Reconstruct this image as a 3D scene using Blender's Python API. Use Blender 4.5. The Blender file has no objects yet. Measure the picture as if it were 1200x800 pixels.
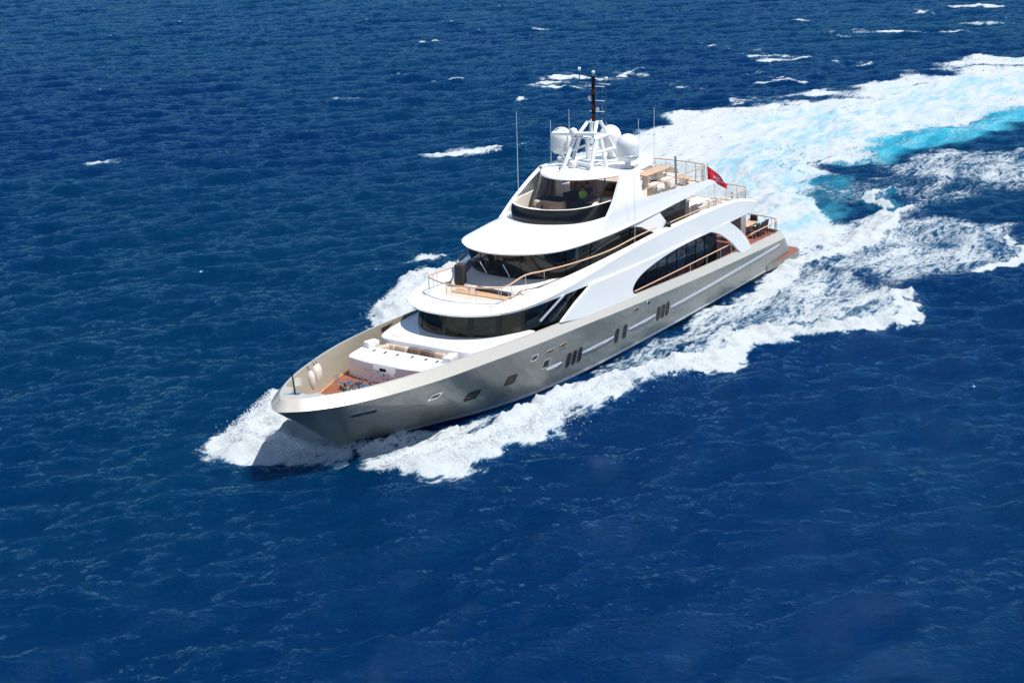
import bpy, math, random
import numpy as np
from mathutils import Vector, Matrix, bvhtree
R = math.radians
rnd = random.Random(7)
S = bpy.context.scene
C = S.collection

# ---------------------------------------------------------------- camera, sky, sun, exposure
cam = bpy.data.cameras.new('camera'); camo = bpy.data.objects.new('camera', cam); C.objects.link(camo); S.camera = camo
yaw, pit, rol = 3.7402, 0.3089, -0.0309
F = Vector((math.cos(yaw)*math.cos(pit), math.sin(yaw)*math.cos(pit), -math.sin(pit)))
Rt = Vector((math.sin(yaw), -math.cos(yaw), 0)); U = Rt.cross(F)
Rt, U = Rt*math.cos(rol)+U*math.sin(rol), -Rt*math.sin(rol)+U*math.cos(rol)
camo.matrix_world = Matrix(((Rt.x, U.x, -F.x, 98.65), (Rt.y, U.y, -F.y, 46.63), (Rt.z, U.z, -F.z, 27.83), (0, 0, 0, 1)))
cam.sensor_width = 36; cam.lens = 1773.9/1200*36
cam.clip_start = 1; cam.clip_end = 30000

SUN = Vector((-0.10, 0.36, 0.93)).normalized()
w = bpy.data.worlds.new('World'); S.world = w; w.use_nodes = True
nt = w.node_tree; nt.nodes.clear()
sky = nt.nodes.new('ShaderNodeTexSky'); sky.sky_type = 'NISHITA'; sky.sun_disc = False
sky.sun_elevation = math.asin(SUN.z); sky.sun_rotation = math.atan2(SUN.x, SUN.y)
sky.air_density = 1.0; sky.dust_density = 0.15; sky.ozone_density = 3.0
bg = nt.nodes.new('ShaderNodeBackground'); bg.inputs['Strength'].default_value = 0.10
wo = nt.nodes.new('ShaderNodeOutputWorld')
nt.links.new(sky.outputs[0], bg.inputs[0]); nt.links.new(bg.outputs[0], wo.inputs[0])
sl = bpy.data.lights.new('sun', 'SUN'); sl.energy = 4.6; sl.angle = R(0.53); sl.color = (1, .965, .91)
so = bpy.data.objects.new('sun', sl); C.objects.link(so); so.rotation_euler = SUN.to_track_quat('Z', 'Y').to_euler()
S.view_settings.view_transform = 'Standard'; S.view_settings.look = 'None'; S.view_settings.gamma = 1
S.view_settings.use_curve_mapping = False
S.view_settings.exposure = 0.3

# ---------------------------------------------------------------- node helpers and materials
def newmat(name):
    m = bpy.data.materials.new(name); m.use_nodes = True
    return m, m.node_tree, m.node_tree.nodes['Principled BSDF']
def N(t, typ, **k):
    n = t.nodes.new(typ)
    for a, b in k.items(): setattr(n, a, b)
    return n
def coords(t, scale=(1, 1, 1), rot=(0, 0, 0), kind='Object'):
    tc = N(t, 'ShaderNodeTexCoord'); mp = N(t, 'ShaderNodeMapping')
    mp.inputs['Scale'].default_value = scale; mp.inputs['Rotation'].default_value = rot
    t.links.new(tc.outputs[kind], mp.inputs[0]); return mp.outputs[0]
def noise(t, vec, scale, detail=4, rough=.55, dist=0):
    n = N(t, 'ShaderNodeTexNoise'); n.inputs['Scale'].default_value = scale; n.inputs['Detail'].default_value = detail
    n.inputs['Roughness'].default_value = rough; n.inputs['Distortion'].default_value = dist
    t.links.new(vec, n.inputs['Vector']); return n.outputs['Fac']
def mth(t, op, a, b=None, c=None, clamp=False):
    n = N(t, 'ShaderNodeMath', operation=op); n.use_clamp = clamp
    for i, v in enumerate((a, b, c)):
        if v is None: continue
        if isinstance(v, (int, float)): n.inputs[i].default_value = v
        else: t.links.new(v, n.inputs[i])
    return n.outputs[0]
def mixc(t, fac, a, b):
    n = N(t, 'ShaderNodeMix', data_type='RGBA')
    for i, v in ((0, fac), (6, a), (7, b)):
        if isinstance(v, (int, float)): n.inputs[i].default_value = v
        elif isinstance(v, tuple): n.inputs[i].default_value = (*v, 1)
        else: t.links.new(v, n.inputs[i])
    return n.outputs[2]
def sstep(t, v, lo, hi):
    n = N(t, 'ShaderNodeMapRange', interpolation_type='SMOOTHSTEP')
    t.links.new(v, n.inputs[0]); n.inputs[1].default_value = lo; n.inputs[2].default_value = hi
    return n.outputs[0]
def mat(name, col, rough=.4, metal=0, var=.06, vscale=1.2, coat=0, bump=0, bscale=8, spec=.5, trans=0, ior=1.5):
    m, t, p = newmat(name)
    v = coords(t)
    n = noise(t, v, vscale, 5, .6)
    lo = tuple(c*(1-var) for c in col); hi = tuple(min(1, c*(1+var)) for c in col)
    t.links.new(mixc(t, n, lo, hi), p.inputs['Base Color'])
    r2 = mth(t, 'MULTIPLY_ADD', noise(t, v, vscale*3, 3), .12, rough-.06, True)
    t.links.new(r2, p.inputs['Roughness'])
    p.inputs['Metallic'].default_value = metal; p.inputs['IOR'].default_value = ior
    p.inputs['Coat Weight'].default_value = coat; p.inputs['Coat Roughness'].default_value = .05
    p.inputs['Transmission Weight'].default_value = trans
    if bump:
        b = N(t, 'ShaderNodeBump'); b.inputs['Strength'].default_value = bump; b.inputs['Distance'].default_value = .02
        t.links.new(noise(t, v, bscale, 4), b.inputs['Height']); t.links.new(b.outputs[0], p.inputs['Normal'])
    return m
M = {}
M['white'] = mat('white_gelcoat', (.80, .80, .79), .22, coat=.4, var=.015)
M['cream'] = mat('cream_deck', (.74, .68, .61), .6, var=.05, vscale=4)
M['beige'] = mat('beige_fabric', (.60, .47, .36), .85, var=.12, vscale=6, bump=.3)
M['pale'] = mat('pale_fabric', (.72, .66, .58), .85, var=.08, vscale=6, bump=.3)
M['chrome'] = mat('polished_steel', (.75, .76, .78), .14, metal=1, var=.03)
M['black'] = mat('black_paint', (.006, .007, .009), .22)
M['rubber'] = mat('black_rubber', (.02, .02, .02), .6)
M['varnish'] = mat('varnished_wood', (.55, .27, .11), .25, coat=.5, var=.2, vscale=9)
M['railwood'] = mat('handrail_teak', (.62, .40, .24), .35, coat=.3, var=.12, vscale=5)
M['dome'] = mat('radome_white', (.80, .79, .76), .35, var=.02)
M['brown'] = mat('brown_fabric', (.20, .13, .10), .85, var=.2, vscale=6)
M['red'] = mat('red_cloth', (.62, .015, .03), .7, var=.1)
M['darkred'] = mat('dark_red_paint', (.10, .012, .012), .4)
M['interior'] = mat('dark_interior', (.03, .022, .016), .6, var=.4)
M['boot'] = mat('boot_stripe_silver', (.62, .64, .68), .25, metal=.6)
M['antifoul'] = mat('navy_bottom_paint', (.008, .012, .035), .5)
M['green'] = mat('lime_shirt', (.45, .95, .07), .8)
M['skin'] = mat('skin', (.42, .22, .14), .55)
M['hair'] = mat('dark_hair', (.02, .013, .01), .6)
M['navy'] = mat('navy_trousers', (.03, .035, .06), .8)
M['lightblue'] = mat('light_blue_cloth', (.40, .56, .75), .8, var=.15)
M['charcoal'] = mat('charcoal_weave', (.035, .03, .035), .8, var=.3, vscale=10)
M['greygrain'] = mat('speckled_grey', (.35, .33, .32), .6, var=.7, vscale=7)

def hull_paint():
    m, t, p = newmat('champagne_metallic_paint')
    v = coords(t, (1, 1, 1))
    n = noise(t, v, .35, 6, .6, .8)
    t.links.new(mixc(t, n, (.205, .21, .19), (.29, .295, .275)), p.inputs['Base Color'])
    p.inputs['Metallic'].default_value = .5
    n2 = noise(t, v, .9, 6, .65, 1.5)
    t.links.new(mth(t, 'MULTIPLY_ADD', n2, .25, .20), p.inputs['Roughness'])
    p.inputs['Coat Weight'].default_value = .6; p.inputs['Coat Roughness'].default_value = .04
    b = N(t, 'ShaderNodeBump'); b.inputs['Strength'].default_value = .6; b.inputs['Distance'].default_value = .1
    t.links.new(noise(t, v, .8, 4, .5, .9), b.inputs['Height']); t.links.new(b.outputs[0], p.inputs['Normal'])
    return m
M['hull'] = hull_paint()
M['capping'] = mat('sunlit_champagne_paint', (.50, .475, .42), .3, metal=.15, coat=.4, var=.04)  # same paint as the hull, paler: sun on the sloped bulwark put into the colour
M['inner'] = mat('inner_bulwark_paint', (.36, .32, .25), .45, metal=.1, var=.15, vscale=.8)

def teak(name, c1, c2, width=.09, axis='y'):
    m, t, p = newmat(name)
    tc = N(t, 'ShaderNodeTexCoord'); sp = N(t, 'ShaderNodeSeparateXYZ'); t.links.new(tc.outputs['Object'], sp.inputs[0])
    q = mth(t, 'DIVIDE', sp.outputs[1 if axis == 'y' else 0], width)
    fr = mth(t, 'FRACT', q); seam = mth(t, 'LESS_THAN', fr, .1)
    wn = N(t, 'ShaderNodeTexWhiteNoise', noise_dimensions='1D'); t.links.new(mth(t, 'FLOOR', q), wn.inputs['W'])
    g = noise(t, coords(t, (1.5, 14, 4)), 3, 5)
    f = mth(t, 'ADD', mth(t, 'MULTIPLY', wn.outputs[0], .5), mth(t, 'MULTIPLY', g, .6), clamp=True)
    col = mixc(t, f, c1, c2)
    t.links.new(mixc(t, mth(t, 'MULTIPLY', seam, .75), col, tuple(c*.25 for c in c1)), p.inputs['Base Color'])
    p.inputs['Roughness'].default_value = .5
    return m
M['teak'] = teak('red_teak_deck', (.20, .06, .034), (.34, .12, .07))
M['teak2'] = teak('pale_teak_deck', (.62, .50, .40), (.74, .62, .52))

def glass_dark(name, col, rough=.03):
    m, t, p = newmat(name)
    v = coords(t, (.5, .5, 1.4))
    n = noise(t, v, 1.1, 4, .6, .6)
    t.links.new(mixc(t, sstep(t, n, .4, .7), col, tuple(c*3.2+.004 for c in col)), p.inputs['Base Color'])
    p.inputs['Roughness'].default_value = rough; p.inputs['IOR'].default_value = 1.42
    return m
M['glass'] = glass_dark('tinted_window_glass', (.006, .008, .010))
M['glassblue'] = glass_dark('blue_tinted_glass', (.010, .030, .050))
M['screen'] = None
def clear_glass(name, tint, a):
    m, t, p = newmat(name)
    t.nodes.remove(p)
    tr = N(t, 'ShaderNodeBsdfTransparent'); tr.inputs[0].default_value = (*tint, 1)
    gl = N(t, 'ShaderNodeBsdfGlossy'); gl.inputs['Roughness'].default_value = .02
    fr = N(t, 'ShaderNodeFresnel'); fr.inputs[0].default_value = 1.45
    f = mth(t, 'MULTIPLY_ADD', fr.outputs[0], .8, a, True)
    mx = N(t, 'ShaderNodeMixShader'); t.links.new(f, mx.inputs[0]); t.links.new(tr.outputs[0], mx.inputs[1]); t.links.new(gl.outputs[0], mx.inputs[2])
    t.links.new(mx.outputs[0], t.nodes['Material Output'].inputs[0])
    return m
M['screen'] = clear_glass('smoked_clear_glass', (.80, .76, .72), .03)
M['clear'] = clear_glass('clear_panel', (.82, .88, .9), .03)

# ---------------------------------------------------------------- mesh helpers
def tag(o, label=None, cat=None, group=None, kind=None):
    for k, v in (('label', label), ('category', cat), ('group', group), ('kind', kind)):
        if v: o[k] = v
    return o
def empty(name, loc=(0, 0, 0), rz=0):
    o = bpy.data.objects.new(name, None); C.objects.link(o); o.location = loc; o.rotation_euler = (0, 0, rz)
    o.empty_display_size = .2
    return o
class MB:
    def __init__(s): s.v = []; s.f = []
    def add(s, vs, fs):
        b = len(s.v); s.v += [tuple(q) for q in vs]; s.f += [tuple(b+i for i in f) for f in fs]; return s
    def grid(s, rows, closed=False):
        n = len(rows[0]); vs = [q for r in rows for q in r]; fs = []
        for i in range(len(rows)-1):
            for j in range(n-1 if not closed else n):
                k = (j+1) % n
                fs.append((i*n+j, i*n+k, (i+1)*n+k, (i+1)*n+j))
        return s.add(vs, fs)
    def box(s, c, d, rz=0, ry=0, bev=0):
        x, y, z = (q/2 for q in d); m = Matrix.Rotation(rz, 3, 'Z') @ Matrix.Rotation(ry, 3, 'Y'); c = Vector(c)
        if bev <= 0:
            P = [(-x, -y, -z), (x, -y, -z), (x, y, -z), (-x, y, -z), (-x, -y, z), (x, -y, z), (x, y, z), (-x, y, z)]
            return s.add([c+m@Vector(p) for p in P], [(3, 2, 1, 0), (4, 5, 6, 7), (0, 1, 5, 4), (1, 2, 6, 5), (2, 3, 7, 6), (3, 0, 4, 7)])
        b = min(bev, x*.95, y*.95, z*.95)
        def ring(xx, yy, zz, r, n=4):
            o = []
            for cx, cy, a0 in ((xx-r, yy-r, 0), (-xx+r, yy-r, 90), (-xx+r, -yy+r, 180), (xx-r, -yy+r, 270)):
                for i in range(n+1):
                    a = R(a0+90*i/n); o.append(c+m@Vector((cx+r*math.cos(a), cy+r*math.sin(a), zz)))
            return o
        rows = []
        for i in range(4):
            a = R(90*i/3); rows.append(ring(x-b*(1-math.sin(a)), y-b*(1-math.sin(a)), -z+b*(1-math.cos(a)), b*.6+b*.4*math.sin(a)))
        rows2 = []
        for i in range(4):
            a = R(90-90*i/3); rows2.append(ring(x-b*(1-math.sin(a)), y-b*(1-math.sin(a)), z-b*(1-math.cos(a)), b*.6+b*.4*math.sin(a)))
        rows += rows2; n = len(rows[0]); s0 = len(s.v)
        s.grid(rows, True)
        s.f.append(tuple(s0+i for i in range(n-1, -1, -1))); s.f.append(tuple(s0+(len(rows)-1)*n+i for i in range(n)))
        return s
    def tube(s, path, r, n=8, closed=False, cap=True, r2=None):
        P = [Vector(p) for p in path]; rows = []; L = len(P)
        up = Vector((0, 0, 1)); prev = None
        for i, p in enumerate(P):
            if closed: d = P[(i+1) % L]-P[i-1]
            else: d = P[min(i+1, L-1)]-P[max(i-1, 0)]
            d.normalize()
            a = prev - d*prev.dot(d) if prev else (up.cross(d) if abs(d.z) < .95 else Vector((1, 0, 0)).cross(d))
            a.normalize(); prev = a; b = d.cross(a)
            rr = r if r2 is None else r+(r2-r)*i/(L-1)
            rows.append([p+a*math.cos(2*math.pi*k/n)*rr+b*math.sin(2*math.pi*k/n)*rr for k in range(n)])
        if closed: rows.append(rows[0])
        s0 = len(s.v); s.grid(rows, True)
        if cap and not closed:
            s.f.append(tuple(s0+i for i in range(n-1, -1, -1))); s.f.append(tuple(s0+(L-1)*n+i for i in range(n)))
        return s
    def lathe(s, c, prof, n=24, axis=None, sx=1, sy=1):
        c = Vector(c); rows = []
        q = Vector((0, 0, 1)).rotation_difference(Vector(axis).normalized()) if axis else None
        for r, z in prof:
            row = []
            for k in range(n):
                v = Vector((r*sx*math.cos(2*math.pi*k/n), r*sy*math.sin(2*math.pi*k/n), z))
                row.append(c+(q @ v if q else v))
            rows.append(row)
        s0 = len(s.v); s.grid(rows, True)
        if prof[0][0] > 1e-4: s.f.append(tuple(s0+i for i in range(n-1, -1, -1)))
        if prof[-1][0] > 1e-4: s.f.append(tuple(s0+(len(prof)-1)*n+i for i in range(n)))
        return s
    def prism(s, pts, f0, f1):
        """pts: 2D outline; f0(p), f1(p) -> 3D points of the two faces"""
        n = len(pts); a = [f0(p) for p in pts]; b = [f1(p) for p in pts]
        return s.add(a+b, [tuple(range(n-1, -1, -1)), tuple(range(n, 2*n))]+[(i, (i+1) % n, n+(i+1) % n, n+i) for i in range(n)])
    def build(s, name, m, parent=None, smooth=38, loc=None):
        me = bpy.data.meshes.new(name); me.from_pydata(s.v, [], s.f); me.validate(); me.update()
        import bmesh
        bm = bmesh.new(); bm.from_mesh(me); bmesh.ops.remove_doubles(bm, verts=bm.verts, dist=1e-4)
        bmesh.ops.recalc_face_normals(bm, faces=bm.faces)
        bm.to_mesh(me); bm.free()
        if smooth:
            me.polygons.foreach_set('use_smooth', [True]*len(me.polygons)); me.set_sharp_from_angle(angle=R(smooth))
        me.materials.append(M[m] if isinstance(m, str) else m)
        o = bpy.data.objects.new(name, me); C.objects.link(o)
        if parent: o.parent = parent
        if loc: o.location = loc
        return o
def cr(pts, n=6):
    P = [Vector(p) for p in pts]; P = [P[0]*2-P[1]]+P+[P[-1]*2-P[-2]]; out = []
    for i in range(1, len(P)-2):
        for k in range(n):
            t = k/n; a, b, c, d = P[i-1:i+3]
            out.append(.5*((2*b)+(c-a)*t+(2*a-5*b+4*c-d)*t*t+(-a+3*b-3*c+d)*t**3))
    out.append(P[-2]); return out
def full(pts, n=6):
    """centreline -> aft knots on the port side, mirrored and smoothed"""
    m = [(p[0], -p[1], p[2]) for p in reversed(pts[1:])]+list(pts)
    return cr(m, n)
def fullz(pts, z=None, n=6):
    return full([(p[0], p[1], z if z is not None else p[2]) for p in pts], n)
def fill(mb, row, flip=False):
    """cap a symmetric row (port/starboard ends equal index) with strips across"""
    L = len(row); h = L//2
    A = row[:h+1][::-1]; B = row[h:]
    mb.grid([A, B]); return mb
def off(row, dx=0, dy=0, dz=0, inset=0):
    out = []
    L = len(row)
    for i, p in enumerate(row):
        d = row[min(i+1, L-1)]-row[max(i-1, 0)]; d.z = 0; d.normalize()
        nrm = Vector((-d.y, d.x, 0))
        out.append(p+Vector((dx, dy, dz))+nrm*inset)
    return out

# ================================================================= YACHT
Y = empty('motor_yacht'); tag(Y, 'long white and champagne grey motor yacht with three decks cutting through the blue sea', 'yacht')

# ---- hull curves (bow -> stern around to the transom centre)
Kn = [(50, 0, 3.52), (49.62, .62, 3.5), (48.9, 1.3, 3.48), (47.3, 2.25, 3.43), (45.2, 3.05, 3.40), (42.2, 3.83, 3.38), (39, 4.27, 3.34), (35, 4.57, 3.2), (30, 4.69, 3.0), (24, 4.68, 2.67), (16, 4.61, 2.29), (8, 4.49, 1.99), (3.6, 4.36, 1.83), (2.2, 4.27, 1.79), (1.75, 4.02, 1.77), (1.4, 2.9, 1.76), (1.15, 0, 1.75)]
Wl = [(45.4, 0, .12), (45.1, .12, .12), (44.5, .35, .12), (43.3, .8, .12), (42, 1.35, .12), (40, 2.15, .12), (37.8, 3.05, .12), (34.5, 3.9, .12), (30, 4.38, .12), (24, 4.55, .12), (16, 4.55, .12), (8, 4.42, .12), (2.3, 4.28, .12), (.75, 4.2, .12), (.35, 3.95, .12), (.15, 2.9, .12), (0, 0, .12)]
Bo = [(44.2, 0, -1.3), (43.8, .05, -1.3), (43, .15, -1.3), (42, .4, -1.3), (40.5, .8, -1.3), (38.5, 1.4, -1.3), (36, 2.2, -1.3), (33, 3.0, -1.3), (29, 3.5, -1.3), (24, 3.8, -1.3), (16, 3.9, -1.3), (8, 3.9, -1.3), (3, 3.8, -1.3), (1.2, 3.6, -1.3), (.7, 3.4, -1.3), (.3, 2.6, -1.3), (.2, 0, -1.3)]
din = [.42, .42, .44, .46, .46, .46, .45, .42, .36, .26, .22, .26, .3, .3, .25, .2, .2]
def inward(P, d, dz, dxn=None):
    out = []
    for i, p in enumerate(P):
        a = Vector(P[max(i-1, 0)]); b = Vector(P[min(i+1, len(P)-1)])
        if i == 0: nn = Vector((-1, 0, 0))
        elif i == len(P)-1: nn = Vector((1, 0, 0))
        else:
            t = b-a; t.z = 0; t.normalize(); nn = Vector((-t.y, t.x, 0))
            if nn.dot(Vector((25, 0, 0))-Vector((p[0], p[1], 0))) < 0: nn = -nn
        dd = d[i] if isinstance(d, list) else d
        q = Vector(p)+nn*dd
        if i in (0, len(P)-1): q.y = 0
        if q.y < 0: q.y = 0
        out.append((q.x, q.y, p[2]+(dz[i] if isinstance(dz, list) else dz)))
    return out
Tn = inward(Kn, din, .47)
def lerp(A, B, t, bulge=0):
    out = []
    for i, (a, b) in enumerate(zip(A, B)):
        q = Vector(a)*(1-t)+Vector(b)*t
        f = bulge*max(0, 1-i/8)
        q.y = max(0, q.y*(1+f)) if i else 0
        out.append(tuple(q))
    return out
M1 = lerp(Wl, Kn, .3, -.06); M2 = lerp(Wl, Kn, .6, -.05); M3 = lerp(Wl, Kn, .85, -.02)
M0 = lerp(Bo, Wl, .5)
NS = 8
hullrows = [full(c, NS) for c in (M1, M2, M3, Kn)]
mb = MB().grid([full(lerp(Wl, Kn, .06), NS)]+hullrows)
hull = mb.build('hull', 'hull', Y, 30)
bev = MB().grid([full(Kn, NS), full(Tn, NS), full(inward(Tn, .13, .015), NS)]).build('bulwark_capping', 'capping', hull, 25)
MB().grid([full(Wl, NS), [p+(p-Vector((25, 0, p.z))).normalized()*0.0 for p in full(lerp(Wl, Kn, .06), NS)]]).build('waterline_stripe', 'boot', hull, 30)
MB().grid([full(Bo, NS), full(M0, NS), full(Wl, NS)]).build('hull_bottom', 'antifoul', hull, 30)
# thin dark groove strip above knuckle left out: the knuckle itself reads

# hull surface lookup
bv = bvhtree.BVHTree.FromPolygons([v.co for v in hull.data.vertices], [tuple(p.vertices) for p in hull.data.polygons])
def onhull(x, z, side=1):
    loc, nrm, _, _ = bv.ray_cast(Vector((x, 9*side, z)), Vector((0, -side, 0)))
    if loc is None: return None, None
    if nrm.y*side < 0: nrm = -nrm
    return loc, nrm
# inner bulwark and decks
def deckz(x): return 2.4 if x > 33 else 2.0
Cin = inward(Tn, .13, .015)
ci = full(Cin, NS)
low = [Vector((p.x+(-.25 if p.x > 48 else 0), p.y*.985, deckz(p.x))) for p in ci]
low = [Vector((min(p.x, 47.9), p.y, p.z)) for p in low]
def clampy(p):
    l, _ = onhull(p.x, p.z, 1)
    lim = max(0, l.y-.16) if l is not None else 0
    return Vector((p.x, max(-lim, min(lim, p.y)), p.z))
low = [clampy(p) if p.x > 36 else p for p in low]
MB().grid([ci, low]).build('inner_bulwark', 'inner', hull, 25)
fd = [p for p in low if p.x >= 33.0]; ad = [p for p in low if p.x < 33.0]
h = len(low)//2
port = [p for p in low[h:]]
def strip_deck(name, sel, m):
    rows = [[Vector((p.x, p.y*k, p.z)) for k in (-1, -.5, 0, .5, 1)] for p in port if sel(p)]
    return MB().grid(rows).build(name, m, Y, 30)
foredeck = strip_deck('foredeck', lambda p: p.x > 32.6, 'teak')
strip_deck('main_deck', lambda p: p.x < 33.1, 'teak')
MB().grid([[q+Vector((0, -.02*(1 if q.y > 0 else -1), .0)) for q in low if q.x > 36], [q*1.0+Vector((-.0, -.22*(1 if q.y > 0 else -1), .03)) for q in low if q.x > 36]]).build('waterway_margin', 'varnish', foredeck)

def hullpatch(mb, x, z, w, hgt, r, lift, side=1, shear=0, n=5, inner=None):
    """rounded rectangle following the hull surface"""
    pts = []
    for cx, cz, a0 in ((w/2-r, hgt/2-r, 0), (-w/2+r, hgt/2-r, 90), (-w/2+r, -hgt/2+r, 180), (w/2-r, -hgt/2+r, 270)):
        for i in range(n+1):
            a = R(a0+90*i/n); pts.append((cx+r*math.cos(a), cz+r*math.sin(a)))
    def P(p, l, k=1):
        xx, zz = p; xx *= k if k != 1 else 1; zz *= k if k != 1 else 1
        loc, nn = onhull(x+xx+shear*zz, z+zz, side); return loc+nn*l
    a = [P(p, lift) for p in pts]; b = [P(p, -.03) for p in pts]
    if inner:
        pin = [(p[0]*(1-inner/w*2), p[1]*(1-inner/hgt*2)) for p in pts]
        c = [P(p, lift) for p in pin]; d = [P(p, -.03) for p in pin]
        mb.grid([b, a, c, d], True)
    else:
        mb.grid([b, a]+[[P((p[0]*q, p[1]*q), lift) for p in pts] for q in (.8, .6, .4, .2, .02)], True)
    return mb
def port_window(x, z, w, h, r=.08, frame='chrome', shear=0, gl='black', fr=.045, name='hull_window'):
    for s in (1, -1):
        f = hullpatch(MB(), x, z, w, h, r, .03, s, shear, inner=fr).build(name, frame, hull, 30)
        hullpatch(MB(), x, z, w-fr*1.4, h-fr*1.4, r*.7, .015, s, shear).build('pane', gl, f, 30)
for x, z in ((31.33, 1.34), (30.78, 1.34), (30.23, 1.34), (26.27, 1.36), (25.35, 1.36), (21.27, 1.38), (20.70, 1.38), (20.13, 1.39)):
    port_window(x, z, .38, .80, .13, 'rubber', -.18)
port_window(38.97, 1.46, .85, .5, .1, 'rubber', -.25); port_window(36.31, 1.6, .74, .52, .1, 'rubber', -.25); port_window(33.49, 1.73, .62, .5, .1, 'chrome', -.2)
port_window(45.93, 2.47, 1.35, .34, .1, 'chrome', .3, 'black', .05, 'anchor_slot')
port_window(41.86, 2.29, .72, .40, .15, 'chrome', -.3, 'black', .09, 'fairlead')
port_window(34.69, 2.43, .62, .38, .15, 'chrome', -.3, 'black', .07, 'fairlead'); port_window(22.57, 2.36, .5, .34, .14, 'chrome', -.3, 'black', .07, 'fairlead')
for x, z in ((33.22, 2.38), (32.02, 2.40), (24.08, 2.35)): port_window(x, z, .62, .19, .06, 'inner', -.3, 'black', .018, 'freeing_port')
# rub rail
def rub(x0, x1):
    for s in (1, -1):
        rows = []
        n = max(4, int((x0-x1)*1.5))
        for i in range(n+1):
            x = x0+(x1-x0)*i/n; z = 1.34+max(0, (18-x))*.012
            l, nn = onhull(x, z, s); tt = min(1, i/1.0, (n-i)/1.0)
            dd = .07*max(.15, tt)
            rows.append([l+Vector((0, 0, -.09)), l+nn*dd+Vector((0, 0, -.05)), l+nn*dd+Vector((0, 0, .05)), l+Vector((0, 0, .09))])
        MB().grid(rows).build('rub_rail', 'boot', hull, 50)
rub(33.4, 31.95); rub(30.0, 26.6); rub(24.9, 21.6); rub(19.7, 3.0)

# swim platform with side sponsons
pl = [(5.2, 4.42), (3, 4.62), (1, 4.66), (-.1, 4.5), (-.62, 4.1), (-.78, 3)]
pl = pl+[(x, -y) for x, y in reversed(pl)]
plat = MB().prism(pl, lambda p: Vector((p[0], p[1], .1)), lambda p: Vector((p[0], p[1], .46))).build('swim_platform', 'hull', Y, 30)
pl2 = [(p[0]*.97-.02+(.1 if p[0] < 0 else -.25), p[1]*.975) for p in pl]
MB().prism(pl2, lambda p: Vector((p[0], p[1], .455)), lambda p: Vector((p[0], p[1], .475))).build('platform_planking', 'teak', plat, 30)
for y in (3.2, -3.2): MB().box((-.4, y, .58), (.12, .1, .22), bev=.03).tube([(-.4, y-.15, .68), (-.4, y+.15, .68)], .04).build('cleat', 'chrome', plat)

# ---- foredeck locker
lk = [(41.95, 0, 0), (41.88, 1.3, 0), (41.68, 2.4, 0), (41.58, 2.62, 0), (41.35, 2.74, 0), (40.8, 2.86, 0), (39.85, 3.0, 0)]
t0 = fullz(lk, 2.38); t1 = fullz(lk, 3.39); t2 = off(fullz(lk, 3.45), inset=0)
t2 = [Vector((p.x-.05, p.y*.985, 3.45)) for p in t2]
mb = MB().grid([t0, t1, t2]); fill(mb, t2)
back = [t2[0], t2[-1], t0[-1], t0[0]]; mb.add(back, [(0, 1, 2, 3)])
locker = mb.build('foredeck_locker', 'white', Y, 40)
for y in (-1.95, -1.2, -.4, .5, 1.38, 2.1): MB().box((40.2+.1*(y < 0), y, 3.453), (.34, .11, .014), rz=.25).build('locker_vent', 'rubber', locker)
MB().box((41.93, -.08, 3.16), (.06, .42, .17)).build('locker_slot', 'black', locker)
for y, z, r in ((-1.25, 2.97, .035), (-.95, 3.02, .03), (-.9, 2.68, .03), (-.41, 3.01, .03), (-.02, 2.9, .045), (.27, 2.98, .03), (-.5, 2.67, .025), (-.04, 2.68, .03), (.22, 2.71, .035), (-.2, 2.79, .025), (.66, 3.02, .035), (1.15, 3.0, .04), (-.7, 2.83, .02), (.05, 3.1, .02)):
    x = 41.95-.07*(y/1.2)**2
    MB().lathe((x-.01, y, z), [(r, 0), (r, .03), (r*.5, .035)], 10, axis=(1, 0, 0)).build('recessed_fitting', 'rubber', locker)
for y, l in ((-2.55, .75), (2.6, .95)):
    MB().box((39.75, y, 3.55), (l, .5, .42), rz=.22*(1 if y > 0 else -1), bev=.07).build('locker_end_block', 'white', locker)
# coachroof behind the seating
cp = [(38.75, 0, 0), (38.75, 1.2, 0), (38.72, 2.2, 0), (38.6, 2.75, 0), (38.3, 3.05, 0), (37.4, 3.35, 0), (36, 3.62, 0), (34.6, 3.85, 0), (33.8, 3.9, 0)]
t0 = fullz(cp, 2.38); t1 = fullz(cp, 3.54); t2 = [Vector((p.x-.04, p.y*.99, 3.6)) for p in fullz(cp, 3.6)]
mb = MB().grid([t0, t1, t2]); fill(mb, t2); mb.add([t0[0], t1[0], t2[0], t2[-1], t1[-1], t0[-1]], [(0, 1, 2, 3, 4, 5)])
coach = mb.build('coachroof', 'white', Y, 40)
MB().grid([[Vector((38.62, y, 3.604)), Vector((37.6, y*1.15, 3.604))] for y in (-1.6, 0, 1.6)]).build('deck_sunpad', 'pale', coach)
# seating in the well
seat = MB().box((39.05, -.1, 2.72), (.6, 4.3, .35), bev=.1).build('sofa_seat', 'beige', Y)
for y, wd in ((-1.95, .7), (-1.2, .85), (-.35, .8), (.5, .8), (1.3, .7)):
    MB().box((38.93, y, 3.15), (.28, wd, .58), ry=-.25, rz=rnd.uniform(-.15, .15), bev=.12).build('sofa_cushion', 'brown' if -1 < y < 1 else 'beige', seat)
MB().box((39.4, 2.1, 3.1), (.95, .35, .62), rz=.5, bev=.12).build('sofa_arm', 'beige', seat); MB().box((39.3, -2.25, 3.1), (.9, .35, .62), rz=-.5, bev=.12).build('sofa_arm', 'beige', seat)
for y in (-.55, .35):
    MB().box((39.45, y, 2.85), (.16, .18, .9), bev=.04).build('table_pedestal', 'varnish', Y)
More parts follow.
